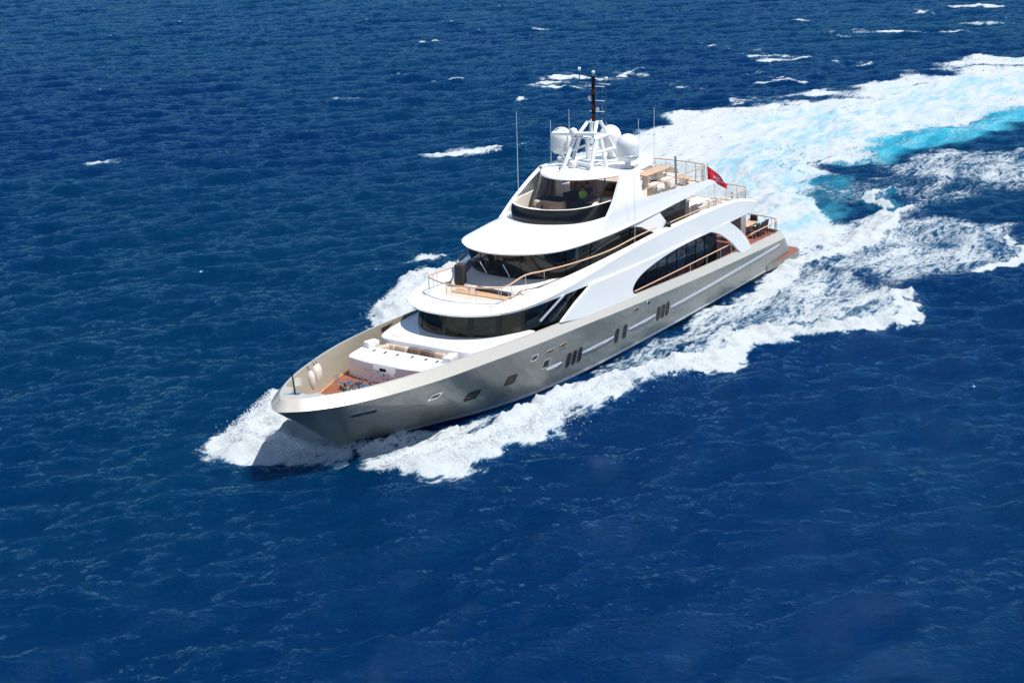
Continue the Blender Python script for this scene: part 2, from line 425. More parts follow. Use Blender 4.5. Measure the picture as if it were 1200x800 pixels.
# bow gear
def bollard(x, y, z=2.4, s=1):
    o = MB().box((x, y, z+.03), (.5*s, .2*s, .05), rz=.3).build('mooring_bollard', 'chrome', foredeck)
    for d in (-.14, .14): MB().lathe((x+d*s*.95, y+d*s*.3, z+.05), [(.06*s, 0), (.055*s, .18*s), (.09*s, .22*s), (.09*s, .26*s), (.03, .28*s)], 14).build('bollard_post', 'chrome', o)
for a in ((42.75, -2.5), (45.65, -1.45), (42.6, 1.9), (45.6, 1.3), (46.4, -1.5)): bollard(*a)
for y in (-.95, .0):
    o = MB().lathe((43.55, y, 2.4), [(.3, 0), (.3, .08), (.2, .12), (.17, .3), (.24, .36), (.24, .44), (.15, .5), (.05, .52)], 20).build('windlass', 'chrome', foredeck)
    MB().lathe((43.55, y-.32, 2.62), [(.16, 0), (.16, .08), (.1, .1), (.1, .2), (.16, .22), (.16, .3)], 16, axis=(0, -1, 0)).build('windlass_gypsy', 'chrome', o)
    MB().box((43.0, y+.1, 2.55), (.35, .3, .3), bev=.06).build('windlass_motor', 'charcoal', o)
    mbc = MB()
    for i in range(16): mbc.lathe((43.9+i*.13, y*(1-i*.03), 2.45), [(.055, -.02), (.06, 0), (.055, .02)], 8, axis=(0, (i % 2), 1-(i % 2)*.6))
    mbc.build('anchor_chain', 'chrome', o)
for y, x in ((-.75, 42.9), (.6, 42.95), (-.3, 42.75)):
    MB().lathe((x, y, 2.4), [(.1, 0), (.1, .3), (.13, .32), (.12, .38), (.02, .4)], 14).build('deck_vent', 'chrome', foredeck)
# jackstaff and nose plate
np_ = [(49.0, 0, 0), (48.8, .6, 0), (48.3, 1.15, 0), (47.85, 1.5, 0)]
tp = [p for p in ci if p.x > 47.75]
nose = MB().grid([tp, [Vector((min(p.x, 48.35), p.y*.55, p.z+.0)) for p in tp]]).build('nose_plate', 'capping', hull, 20)
js = MB().tube([(48.62, 0, 3.95), (48.75, 0, 5.2)], .045, r2=.03).build('jackstaff', 'black', Y)
MB().box((48.6, 0, 3.99), (.35, .5, .06), rz=.3, bev=.02).build('jackstaff_foot', 'chrome', js)
# fenders hung on the inner bulwark, stowage opening
for x, y in ((45.0, -2.28), (44.25, -2.62), (43.95, -2.72)):
    o = MB().lathe((x, y+.05, 2.42+.3), [(.02, 0), (.14, .08), (.2, .3), (.2, .65), (.13, .88), (.04, .97)], 18).build('hanging_fender', 'pale', Y)
    MB().tube([(x, y, 3.68), (x, y-.15, 3.9)], .02).build('lanyard', 'rubber', o)
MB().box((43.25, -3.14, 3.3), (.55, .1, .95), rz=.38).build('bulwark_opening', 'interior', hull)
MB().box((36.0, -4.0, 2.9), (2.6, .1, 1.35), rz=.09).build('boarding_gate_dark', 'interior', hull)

# ---- forward saloon windows (ring of panes) ------------------------------------------------
def glazing(name, bot, top, cuts, m, inset=.05, mull=.10, parent=Y, backm='black', n=6, zpad=(0, 0)):
    """bot/top: full rows. black backing + separate panes between cut indices (fractions)"""
    wall = MB().grid([bot, top]).build(name, backm, parent, 30)
    L = len(bot)-1
    def at(row, f):
        f = max(0, min(L-1e-6, f*L)); i = int(f); return row[i].lerp(row[i+1], f-i)
    for a, b in zip(cuts[:-1], cuts[1:]):
        m_ = mull/ (sum((bot[i+1]-bot[i]).length for i in range(L)))
        rows = []
        for k in range(13):
            f = a+m_+(b-a-2*m_)*k/12
            p, q = at(bot, f), at(top, f); d = at(bot, min(1, f+.01))-at(bot, max(0, f-.01)); nn = Vector((-d.y, d.x, 0)).normalized()*-1
            if nn.dot(p-Vector((20, 0, p.z))) < 0: nn = -nn
            rows.append([p.lerp(q, zpad[0])+nn*.03, p.lerp(q, .5)+nn*.035, p.lerp(q, 1-zpad[1])+nn*.03])
        MB().grid(rows).build('window_pane', m, wall, 30)
    return wall
b1 = [(36.8, 0, 3.6), (36.6, 1.3, 3.6), (35.8, 2.45, 3.6), (34.6, 3.2, 3.6), (33.2, 3.7, 3.6), (31.5, 3.98, 3.55), (29, 4.12, 3.3), (26, 4.2, 3.1)]
t1_ = [(36.55, 0, 4.95), (36.35, 1.3, 4.95), (35.5, 2.4, 4.95), (34.2, 3.1, 4.95), (32.8, 3.6, 4.98), (31, 3.85, 5.0), (29, 3.95, 4.95), (26, 4.02, 4.85)]
B1, T1 = full(b1, 8), full(t1_, 8)
glazing('saloon_windscreen', B1, T1, [.02, .1, .18, .26, .335, .41, .50, .585, .66, .735, .81, .885, .98], 'glass', mull=.2, zpad=(.06, .03))
for s in (1, -1): MB().tube([(33.3, 3.92*s, 4.0), (31.1, 4.1*s, 4.95)], .07, 6).build('window_strut', 'boot', Y)

# saloon house aft of the windscreen (seen through the side arches)
def side_wall(name, y, x0, x1, z0, z1, m):
    mb = MB()
    for s in (1, -1): mb.add([(x0, y*s, z0), (x1, y*s, z0), (x1, y*s, z1), (x0, y*s, z1)], [(0, 1, 2, 3)])
    mb.add([(x1, y, z0), (x1, -y, z0), (x1, -y, z1), (x1, y, z1)], [(0, 1, 2, 3)])
    return mb.build(name, m, Y, 0)
sw = side_wall('saloon_side', 3.1, 27, 10.4, 2.0, 4.72, 'black')
for s in (1, -1):
    x = 25.2
    while x > 10.9:
        MB().box((x-.62, 3.13*s, 3.3), (1.16, .03, 2.2)).build('saloon_window', 'glassblue', sw)
        MB().box((x, 3.15*s, 3.35), (.07, .05, 2.6)).build('window_mullion', 'interior', sw)
        x -= 1.3
MB().box((10.37, -.9, 3.2), (.03, 1.6, 2.2)).build('saloon_door', 'glass', sw); MB().box((10.37, .9, 3.2), (.03, 1.6, 2.2)).build('saloon_door', 'glass', sw)
for s in (1, -1): MB().box((27.1, 3.65*s, 3.35), (.1, 1.1, 2.7)).build('side_deck_bulkhead', 'white', Y)

# ---- upper deck brow, side band
L_ = [(37.2, 0, 4.86), (36.95, 1.5, 4.86), (36.0, 2.8, 4.86), (34.5, 3.6, 4.88), (32, 4.02, 4.93), (28.5, 4.2, 4.92), (24.5, 4.3, 4.80), (20, 4.32, 4.74), (13.5, 4.28, 4.73), (9.5, 4.22, 4.76), (6.6, 4.1, 4.80), (6.1, 3.7, 4.82), (5.75, 2.2, 4.84), (5.6, 0, 4.84)]
E_ = [(37.25, 0, 4.97), (37.0, 1.52, 4.97), (36.05, 2.84, 4.98), (34.5, 3.66, 5.02), (32, 4.08, 5.18), (28.5, 4.22, 5.5), (24.5, 4.28, 5.86), (20, 4.26, 6.05), (13.5, 4.2, 6.06), (9.5, 4.14, 5.86), (6.4, 4.1, 5.22), (5.95, 3.7, 5.1), (5.6, 2.2, 5.04), (5.45, 0, 5.04)]
K_ = [(35.0, 0, 5.16), (34.8, 1.2, 5.16), (34.3, 2.1, 5.16), (33.3, 2.6, 5.2), (31.8, 2.85, 5.32), (28.5, 3.65, 5.72), (24.5, 4.05, 6.05), (20, 4.06, 6.22), (13.5, 4.0, 6.2), (9.5, 3.95, 5.98), (7.0, 3.85, 5.5), (6.5, 3.5, 5.2), (6.1, 2.1, 5.1), (5.95, 0, 5.1)]
Dk = [(x-(.1 if x > 33 else 0), y*.965, 4.98) for x, y, z in K_]
Mi = [tuple(Vector(a).lerp(Vector(b), .5)+Vector((0, 0, .045))) for a, b in zip(E_, K_)]
So_ = [(x-.5 if x > 30 else x, y*.93, z+.005) for x, y, z in L_]
rows = [full(c, 8) for c in (So_, L_, E_, Mi, K_, Dk)]
mb = MB().grid(rows)
band = mb.build('upper_deck_moulding', 'white', Y, 32)
mb = MB(); fill(mb, rows[0]); mb.build('saloon_ceiling', 'white', band, 0)
mb = MB(); fill(mb, rows[5]); updeck = mb.build('upper_deck', 'teak2', Y, 0)

# side plates: forward leg and aft strut (port and starboard)
def plate(name, outline, yf, th, m='white', parent=Y, smooth=30, bev=0):
    for s in (1, -1):
        mb = MB().prism(outline, lambda p: Vector((p[0], s*(yf(p)+th/2), p[1])), lambda p: Vector((p[0], s*(yf(p)-th/2), p[1])))
        o = mb.build(name, m, parent, smooth)
        if bev:
            md = o.modifiers.new('bevel', 'BEVEL'); md.width = bev; md.segments = 3; md.limit_method = 'ANGLE'; md.angle_limit = R(50)
    return o
arch = cr([(23.35, 2.98, 0), (23.95, 3.3, 0), (23.98, 3.62, 0), (23.4, 4.0, 0), (22.2, 4.32, 0), (20.0, 4.60, 0), (17.6, 4.74, 0), (15.0, 4.765, 0)], 6)
leg = [(31.9, 3.62), (30.3, 4.35), (28.6, 4.98), (24, 4.9)]+[(17.6, 4.86), (15.0, 4.86)]+[(p.x, p.y) for p in reversed(arch)]+[(24.5, 2.95), (26, 3.0), (28.5, 3.2), (30.5, 3.4)]
def yleg(p): return 4.30+.09*max(0, min(1, (4.8-p[1])/2.0)) - .06*max(0, (p[0]-29)/3)
plate('side_wing', leg, yleg, .16, bev=.03)
a2 = cr([(14.6, 4.765, 0), (13.6, 4.68, 0), (12.3, 4.24, 0), (10.9, 3.5, 0), (9.9, 2.8, 0), (9.25, 2.3, 0)], 6)
o2 = cr([(7.6, 2.25, 0), (8.15, 2.96, 0), (8.9, 3.6, 0), (9.8, 4.18, 0), (10.75, 4.7, 0), (11.1, 4.86, 0)], 6)
plate('aft_strut', [(p.x, p.y) for p in a2]+[(p.x, p.y) for p in o2]+[(14.6, 4.86)], lambda p: 4.20+.07*max(0, (4.7-p[1])/2.4), .16, bev=.03)

# ---- pilot house
b2 = [(31.0, 0, 4.98), (30.8, 1.4, 4.98), (30.1, 2.65, 4.98), (29.0, 3.2, 4.98), (27, 3.38, 4.98), (24, 3.4, 4.98), (20, 3.38, 4.98), (15.5, 3.36, 4.98)]
b2b = [(x+.05, y, 5.45) for x, y, z in b2]
t2_ = [(31.55, 0, 7.1), (31.3, 1.45, 7.1), (30.5, 2.75, 7.1), (29.3, 3.35, 7.1), (27, 3.5, 7.1), (24, 3.5, 7.12), (20, 3.5, 7.2), (15.5, 3.46, 7.3)]
MB().grid([full([(x+(1.9 if x > 30 else 1.3 if x > 28.5 else .1), y*(.86 if x > 28.5 else 1.04), 5.0) for x, y, z in b2], 8), full([(x+(1.8 if x > 30 else 1.2 if x > 28.5 else .1), y*(.86 if x > 28.5 else 1.04), 5.16) for x, y, z in b2], 8), full(b2b, 8)]).build('pilothouse_base', 'cream', Y, 30)
ph = glazing('pilothouse_windows', full(b2b, 8), full(t2_, 8), [.01, .12, .22, .30, .37, .435, .5, .565, .63, .70, .78, .88, .99], 'glass', mull=.07, zpad=(.03, .02))
mb = MB().add([(15.5, 3.36, 4.98), (15.5, -3.36, 4.98), (15.5, -3.4, 7.3), (15.5, 3.4, 7.3)], [(0, 1, 2, 3)]); mb.build('pilothouse_aft_wall', 'glassblue', ph, 0)
for y0, x0 in ((-1.0, 31.15), (.6, 31.2), (1.9, 30.4)):
    MB().tube([(x0, y0, 5.55), (x0+.12, y0-.35, 6.25)], .03, 6).build('wiper', 'chrome', ph)
# dark seats and tables on the fore terrace
o = MB().box((32.35, -1.95, 5.65), (.5, .55, 1.25), bev=.08, rz=.2).build('covered_searchlight', 'charcoal', Y)
MB().box((32.8, .55, 5.1), (.35, 2.4, .22), rz=-.12, bev=.05).build('deck_bench', 'charcoal', Y)
MB().box((33.3, .1, 5.02), (.7, 3.6, .07), bev=.02).build('terrace_step', 'railwood', Y)

# ---- roof over the pilot house / fly deck
L2 = [(32.25, 0, 7.04), (31.95, 1.35, 7.04), (31.1, 2.55, 7.04), (30, 3.25, 7.04), (28.4, 3.62, 7.04), (26.4, 3.75, 7.03), (24, 3.78, 7.03), (20.5, 3.72, 7.08), (16, 3.6, 7.25), (13, 3.4, 7.36), (12.1, 3.0, 7.4), (11.6, 1.7, 7.42), (11.45, 0, 7.42)]
E2 = [(32.32, 0, 7.13), (32.02, 1.38, 7.13), (31.16, 2.6, 7.13), (30.05, 3.32, 7.13), (28.42, 3.69, 7.13), (26.4, 3.82, 7.12), (24, 3.84, 7.12), (20.5, 3.76, 7.17), (16, 3.64, 7.34), (13, 3.44, 7.44), (12.08, 3.03, 7.48), (11.55, 1.72, 7.5), (11.4, 0, 7.5)]
K2 = [(27.75, 0, 7.80), (27.5, 1.1, 7.80), (26.9, 2.0, 7.80), (26.1, 2.42, 7.80), (25.2, 2.62, 7.80), (24.2, 2.75, 7.8), (23, 2.95, 7.75), (20.5, 3.3, 7.5), (16, 3.4, 7.42), (13, 3.3, 7.5), (12.0, 2.9, 7.52), (11.5, 1.65, 7.52), (11.35, 0, 7.52)]
Mi2 = [tuple(Vector(a).lerp(Vector(b), .45)+Vector((0, 0, .10 if a[0] > 24 else .0))) for a, b in zip(E2, K2)]
S2 = [(x-.35 if x > 20 else x, y*.93, z) for x, y, z in L2]
D2 = [(x, y, 7.5) for x, y, z in K2]
rows = [full(c, 8) for c in (S2, L2, E2, Mi2, K2)]
roof = MB().grid(rows).build('pilothouse_roof', 'white', Y, 32)
mb = MB(); fill(mb, rows[0]); mb.build('roof_underside', 'white', roof, 0)
mb = MB(); fill(mb, [Vector((p.x, p.y*.99, 7.56)) for p in rows[4]]); mb.build('fly_deck', 'teak2', Y, 0)

# black coaming round the fly bridge
k0 = [(27.75, 0, 7.78), (27.5, 1.1, 7.78), (26.9, 2.02, 7.78), (26.1, 2.46, 7.78), (25.2, 2.68, 7.78), (24.2, 2.8, 7.78), (22.8, 2.98, 7.75)]
k1 = [(27.68, 0, 8.62), (27.42, 1.12, 8.62), (26.8, 2.05, 8.62), (25.95, 2.5, 8.62), (25.0, 2.72, 8.62), (24.0, 2.84, 8.62), (22.8, 2.98, 8.62)]
co = MB().grid([full(k0, 8), full([(x+.05, y*1.01, 8.2) for x, y, z in k0], 8), full(k1, 8)]).build('flybridge_coaming', 'black', Y, 40)
ki = [(x-.14, y*.95, z+.01) for x, y, z in k1]; kj = [(x-.16, y*.94, 7.57) for x, y, z in k1]
MB().grid([full([(x, y, z+.005) for x, y, z in k1], 8), full(ki, 8), full(kj, 8)]).build('coaming_trim', 'pale', co, 30)
# curved windscreen and posts
g0 = [(26.0, 0, 7.58), (25.8, .9, 7.58), (25.3, 1.7, 7.58), (24.4, 2.25, 7.58), (23, 2.5, 7.58), (20.5, 2.62, 7.58)]
g1 = [(24.6, 0, 9.83), (24.4, .95, 9.83), (24.0, 1.7, 9.83), (23.4, 2.25, 9.83), (22.4, 2.5, 9.83), (20.2, 2.6, 9.83)]
g0 = [(x, y, 8.0) for x, y, z in g0]
G0, G1 = full(g0, 8), full(g1, 8)
scr = MB().grid([G0, G1]).build('flybridge_windscreen', 'screen', Y, 30)
for i in (4, 16, 32, 48, 64, 76): 
    if i < len(G0): MB().tube([G0[i]-Vector((0, 0, .45)), G1[i]], .045, 6).build('windscreen_post', 'black', scr)

# ---- hardtop
def ell(cx, a, af, b, z, n=64, k=0, p=2.0):
    out = []
    for i in range(n):
        t = 2*math.pi*i/n; c, s_ = math.cos(t), math.sin(t)
        e = 2/p
        out.append(Vector((cx+(a if c > 0 else af)*abs(c)**e*(1 if c > 0 else -1), b*abs(s_)**e*(1 if s_ > 0 else -1), z)))
    return out
rows = [ell(20.6, 3.9, 4.4, 2.5, 9.80), ell(20.6, 4.35, 4.8, 2.82, 9.80), ell(20.6, 4.46, 4.9, 2.92, 9.86), ell(20.6, 4.4, 4.86, 2.88, 9.94), ell(20.6, 3.9, 4.4, 2.55, 10.01), ell(20.6, 2.6, 3, 1.7, 10.08), ell(20.6, 1, 1, .6, 10.12)]
mb = MB().grid(rows, True); n0 = 64
mb.f.append(tuple(range(n0-1, -1, -1))); mb.f.append(tuple(6*n0+i for i in range(n0)))
hard = mb.build('hardtop', 'white', Y, 40)
# fly side wings
wing = [(22.5, 9.93), (23.3, 9.4), (24.3, 8.66), (25.25, 8.0), (25.9, 7.45), (26.3, 7.12), (25.2, 7.06), (23.05, 7.0), (21.8, 6.72), (20.8, 6.25), (20.1, 5.99), (19.3, 5.97), (18.85, 6.08), (18.8, 6.45), (19.45, 7.16), (17, 7.22), (14, 7.36), (12.17, 7.47), (11.6, 7.45), (11.9, 7.62), (12.4, 7.80), (16, 8.0), (19, 8.16), (20.6, 8.28), (21.05, 8.42), (20.85, 9.2), (20.55, 9.95)]
def ywing(p):
    x, z = p
    if z > 7.9: return 3.42-.62*(max(0, z-7.9)/2.0)**1.5
    b = 3.42+.33*max(0, min(1, (7.9-z)/1.8))
    return b - .0*max(0, (15-x))*.03
for s in (1, -1):
    n = len(wing)
    dens = []
    for i in range(n):
        a, b = wing[i], wing[(i+1) % n]
        for k in range(4): dens.append((a[0]+(b[0]-a[0])*k/4, a[1]+(b[1]-a[1])*k/4))
    import bmesh
    bm = bmesh.new(); vs = [bm.verts.new((p[0], 0, p[1])) for p in dens]; bm.faces.new(vs)
    for k in range(1, 28):
        bmesh.ops.bisect_plane(bm, geom=bm.verts[:]+bm.edges[:]+bm.faces[:], plane_co=(0, 0, 5.95+k*.145), plane_no=(0, 0, 1))
    for k in range(1, 25):
        bmesh.ops.bisect_plane(bm, geom=bm.verts[:]+bm.edges[:]+bm.faces[:], plane_co=(11.5+k*.6, 0, 0), plane_no=(1, 0, 0))
    bmesh.ops.remove_doubles(bm, verts=bm.verts[:], dist=.02)
    for v in bm.verts: v.co.y = s*ywing((v.co.x, v.co.z))
    bmesh.ops.recalc_face_normals(bm, faces=bm.faces[:])
    me = bpy.data.meshes.new('flybridge_wing'); bm.to_mesh(me); bm.free()
    me.polygons.foreach_set('use_smooth', [True]*len(me.polygons)); me.materials.append(M['white']); o = bpy.data.objects.new('flybridge_wing', me); C.objects.link(o); o.parent = Y
    md = o.modifiers.new('thick', 'SOLIDIFY'); md.thickness = .24; md.offset = 0
    md = o.modifiers.new('split', 'EDGE_SPLIT'); md.split_angle = R(50)
    MB().lathe((18.95, 3.93*s, 6.2), [(.05, -.05), (.3, -.02), (.32, .08), (.24, .2), (.05, .26)], 20, axis=(-.1, s, 0)).build('wing_speaker', 'black', o)

# small fittings that break up the white surfaces: hatches, panel joints, deck drains
for x, y in ((36.2, .9), (36.2, -1.1), (35.6, 2.2), (35.4, -2.4)):
    MB().lathe((x-.2, y, 5.02 if x > 36 else 5.12), [(.06, 0), (.06, .03), (.02, .045)], 12).build('deck_light', 'chrome', band)
for s in (1, -1):
    MB().tube([(36.4, 3.3*s, 3.58), (34.2, 3.75*s, 3.62)], .015, 4).build('panel_joint', 'greygrain', coach)
MB().box((37.9, 2.1, 3.62), (.6, .6, .05), rz=.2, bev=.02).build('hatch', 'white', coach); MB().box((37.9, -2.1, 3.62), (.6, .6, .05), rz=-.2, bev=.02).build('hatch', 'white', coach)
MB().box((30.2, 0, 7.42), (.7, .9, .06), ry=.17, bev=.02).build('hatch', 'white', roof)

# ---- mast and domes
mast = MB()
for s in (1, -1):
    mast.tube([(22.9, .95*s, 10.0), (21.9, .75*s, 11.75)], .13); mast.tube([(21.5, 1.25*s, 10.0), (21.3, .72*s, 11.75)], .12)
    mast.tube([(19.6, 1.2*s, 10.0), (20.5, .7*s, 11.75)], .13); mast.tube([(21.9, .6*s, 11.8), (21.05, .32*s, 12.6)], .11); mast.tube([(20.2, .6*s, 11.8), (20.6, .3*s, 12.6)], .11)
    mast.tube([(21.9, .75*s, 11.78), (20.3, .7*s, 11.78)], .11); mast.tube([(22.3, .85*s, 11.0), (20.1, 1.0*s, 11.0)], .08)
mast.box((21.2, 0, 11.82), (1.9, 1.7, .1), bev=.04); mast.box((20.85, 0, 12.6), (.6, .75, .09), bev=.03)
mast = mast.build('mast_frame', 'white', Y)
MB().tube([(22.3, -2.05, 11.98), (21.95, .75, 12.1)], .12, 10).build('radar_scanner', 'white', mast)
MB().lathe((21.95, -.3, 11.86), [(.2, 0), (.2, .2), (.08, .24)], 16).build('radar_pedestal', 'white', mast)
MB().tube([(21.9, -1.9, 10.42), (22.85, 1.0, 10.38)], .1, 10).build('radar_scanner', 'white', hard)
MB().lathe((22.4, -.5, 10.05), [(.26, 0), (.26, .18), (.15, .3)], 16).build('radar_pedestal', 'white', hard)
MB().lathe((22.6, -.45, 10.05), [(.1, 0), (.22, .08), (.26, .24), (.2, .42), (.02, .5)], 18).build('small_dome', 'dome', hard)
MB().lathe((22.0, -.75, 11.86), [(.12, 0), (.24, .08), (.27, .26), (.2, .44), (.02, .52)], 18).build('small_dome', 'dome', mast)
pole = MB().tube([(20.85, 0, 12.6), (20.85, 0, 15.35)], .12, 10).build('signal_mast', 'black', mast)
for z in (12.75, 13.35, 14.25): MB().lathe((20.85, 0, z), [(.135, 0), (.135, .32)], 12).build('mast_band', 'darkred', pole)
mbx = MB()
for z in (13.25, 13.9, 14.75): mbx.tube([(20.9, -.28, z), (20.8, .75, z)], .03, 6)
mbx.tube([(20.8, -1.0, 14.9), (20.8, 1.15, 14.9)], .035, 6); mbx.tube([(20.7, .5, 12.6), (20.7, .5, 15.0)], .03, 6); mbx.tube([(20.7, .8, 12.3), (20.7, .8, 15.2)], .03, 6)
for i in range(9): mbx.tube([(20.7, .5, 12.8+i*.26), (20.7, .8, 12.8+i*.26)], .02, 5)
mbx.tube([(20.85, 0, 15.3), (20.85, 0, 15.9)], .03, 6); mbx.tube([(20.8, -1.0, 14.9), (20.8, -1.0, 15.65)], .03, 6)
mbx.build('mast_spreader', 'chrome', mast)
for x, y, z in ((20.8, -1.0, 15.6), (20.85, 0, 15.45), (20.7, .8, 15.1), (20.9, -.25, 13.95), (20.9, .3, 13.3)): MB().lathe((x, y, z), [(.07, 0), (.1, .05), (.1, .15), (.05, .2)], 12).build('nav_light', 'dome', mast)
def dome(x, y, ztop, r=.68, hgt=1.6):
    z0 = ztop-hgt
    o = MB().lathe((x, y, z0), [(.28, -.02), (.5, .05), (r*.97, .22), (r, .32), (r, hgt-r)]+[(r*math.cos(R(a)), hgt-r+r*math.sin(R(a))) for a in (12, 24, 36, 48, 60, 70, 80, 88)], 36).build('satellite_dome', 'dome', hard, 50)
    MB().lathe((x, y, 10.0), [(.3, 0), (.2, .06), (.17, z0-10.0)], 16).build('dome_pedestal', 'dome', o)
    MB().lathe((x, y, z0+.33), [(r+.002, 0), (r+.012, .01), (r+.012, .03), (r+.002, .04)], 36).build('dome_seam', 'white', o)
dome(20.88, -2.3, 12.12); dome(20.88, 2.34, 12.05); dome(19.1, 0.1, 12.15)
MB().lathe((20.6, 2.05, 10.0), [(.9, 0), (.92, .025), (.85, .03)], 32, sx=1.2, sy=.7).build('dome_recess', 'greygrain', hard)
# whip aerials
for x, y, z0, z1, p in ((24.87, -2.9, 8.2, 13.6, Y), (21.4, -2.75, 10, 12.6, hard), (19.5, -2.6, 10, 13.0, hard), (17.5, -2.0, 10, 13.3, hard), (18.8, 1.9, 10, 12.6, hard), (17.0, 2.0, 9.95, 13.0, hard), (22.97, 3.98, 5.95, 10.2, Y)):
    MB().tube([(x, y, z0), (x, y, z0+.5), (x-.02, y, z1)], .03, 6, r2=.012).build('whip_aerial', 'white', p)
MB().tube([(16.55, 3.32, 7.9), (16.7, 3.32, 10.05)], .08, 8).build('awning_pole', 'boot', Y)
MB().box((23.8, -.6, 10.2), (.12, .12, .3), bev=.03).build('horn', 'chrome', hard)

# ---- railings
def rail(path, posts, post_h, foot=None, r=.04, top='railwood', name='handrail', pr_=.022, mid=0, parent=Y):
    o = MB().tube(path, r, 8).build(name, top, parent, 60)
    L = len(path)-1
    for f in posts:
        i = f*L; k = min(int(i), L-1); p = Vector(path[k]).lerp(Vector(path[k+1]), i-k)
        z0 = foot(p) if foot else p.z-post_h
        MB().tube([Vector((p.x, p.y, z0)), p], pr_, 6).build('stanchion', 'chrome', o)
    for m_ in range(mid):
        k = (m_+1)/(mid+1)
        MB().tube([Vector((p.x, p.y, p.z-post_h*k)) for p in path], .012, 5).build('rail_wire', 'chrome', o)
    return o
fr = full([(35.5, 0, 6.03), (35.3, 1.2, 6.03), (34.85, 2.2, 6.04), (34.55, 2.5, 6.05), (33.9, 2.5, 6.06), (32.4, 2.3, 6.1), (31.8, 2.5, 6.15), (31.2, 2.85, 6.18), (29, 3.5, 6.2), (26, 3.95, 6.26), (23, 4.04, 6.42), (20.5, 4.05, 6.45)], 6)
rail(fr, [.02, .10, .18, .26, .315, .33, .385, .40, .475, .49, .53, .545, .60, .615, .67, .685, .74, .82, .90, .98], .9, foot=lambda p: 5.15 if p.x > 31.5 else 5.15+min(1.05, (31.5-p.x)*.095), r=.045)
ur = full([(6.5, 0, 6.3), (6.6, 1.5, 6.3), (6.9, 2.9, 6.3), (7.35, 3.75, 6.3), (9.5, 3.9, 6.33), (13, 3.97, 6.34), (17, 3.97, 6.36), (19.2, 3.98, 6.36)], 6)
rail(ur, [i/22 for i in range(23)], 1.1, foot=lambda p: 6.2 if p.x > 10 else (5.2 if p.x < 7.2 else 5.6))
flr = full([(11.75, 0, 8.72), (11.85, 1.3, 8.72), (12.05, 2.5, 8.72), (12.5, 3.2, 8.73), (15, 3.3, 8.75), (18, 3.3, 8.74), (20.7, 3.28, 8.72)], 6)
rail(flr, [i/20 for i in range(1, 20)], 1.2, foot=lambda p: 7.5 if p.x < 12.3 else 7.8)
MB().grid([[Vector((p.x, p.y*.995, 7.62)) for p in flr if p.x < 13.5], [Vector((p.x, p.y*.995, 8.6)) for p in flr if p.x < 13.5]]).build('glass_balustrade', 'clear', Y)
MB().grid([[Vector((p.x, p.y*.99, 5.2)) for p in ur if p.x < 9.5], [Vector((p.x, p.y*.99, 6.2)) for p in ur if p.x < 9.5]]).build('glass_balustrade', 'clear', Y)
mr = full([(1.55, 0, 3.12), (1.65, 1.3, 3.12), (1.9, 2.7, 3.12), (2.3, 3.6, 3.13), (3.1, 4.0, 3.14), (5.5, 4.1, 3.18), (7.6, 4.15, 3.2)], 6)
rail(mr, [0.02]+[i/24 for i in range(1, 24)]+[.98], .95, foot=lambda p: 2.2)
for s in (1, -1):
    sr = cr([(10.2, 4.14*s, 3.2), (14, 4.22*s, 3.24), (19, 4.28*s, 3.26), (23.6, 4.28*s, 3.28)], 6)
    rail(sr, [.02, .17, .34, .5, .67, .84, .97], 1, foot=lambda p: 2.05, pr_=.05)
# flagstaff aft on main deck
MB().tube([(1.75, .0, 2.1), (1.75, .0, 4.6)], .06, 8).build('ensign_staff', 'boot', Y)

# ================================================================= things standing on the decks (top-level)
def lounge(x, y, z, rz, label, m='pale'):
    t = empty('deck_pouf', (x, y, z), rz); tag(t, label, 'pouf')
    MB().box((0, 0, .53), (1.0, .9, .95), bev=.22).build('cushion', m, t)
    MB().box((0, 0, .03), (.7, .6, .06)).build('base', 'rubber', t)
lounge(17.9, 2.62, 7.56, .1, 'pale rounded pouf on the top deck nearer the white wing')
lounge(16.2, 2.55, 7.56, -.05, 'pale rounded pouf on the top deck beside the steel awning pole')
def table(name, x, y, z, lx, ly, h, m, label, cat='table', rz=0):
    t = empty(name, (x, y, z), rz); tag(t, label, cat)
    MB().box((0, 0, h-.03), (lx, ly, .06), bev=.02).build('tabletop', m, t)
    for sx in (-1, 1): MB().box((sx*lx*.28, 0, (h-.06)/2), (.12, ly*.5, h-.06), bev=.02).build('leg', 'white', t)
    return t
table('teak_table', 18.6, .4, 7.56, 2.4, 1.1, .75, 'railwood', 'teak topped table on the top deck under the sun near the radar domes')
table('bar_counter', 14.6, .6, 7.56, 3.4, .9, 1.0, 'railwood', 'long teak topped bar counter on the top deck in front of the aft rail', 'counter')
table('side_table', 13.4, 2.2, 7.56, .9, .8, .5, 'railwood', 'low teak side table on the top deck beside its aft port rail')
def sofa(name, x, y, z, l, rz, label, m='pale'):
    t = empty(name, (x, y, z), rz); tag(t, label, 'sofa')
    MB().box((0, 0, .2), (l, .9, .3), bev=.04).build('base', 'white', t)
    n = max(2, round(l/.9))
    for i in range(n):
        MB().box((-l/2+(i+.5)*l/n, .05, .42), (l/n-.03, .8, .18), bev=.07).build('seat_cushion', m, t)
        MB().box((-l/2+(i+.5)*l/n, -.36, .68), (l/n-.05, .22, .5), bev=.09).build('back_cushion', m, t)
    return t
sofa('deck_sofa', 12.9, -.4, 7.56, 3.6, R(90)+math.pi, 'pale sofa running across the aft end of the top deck')
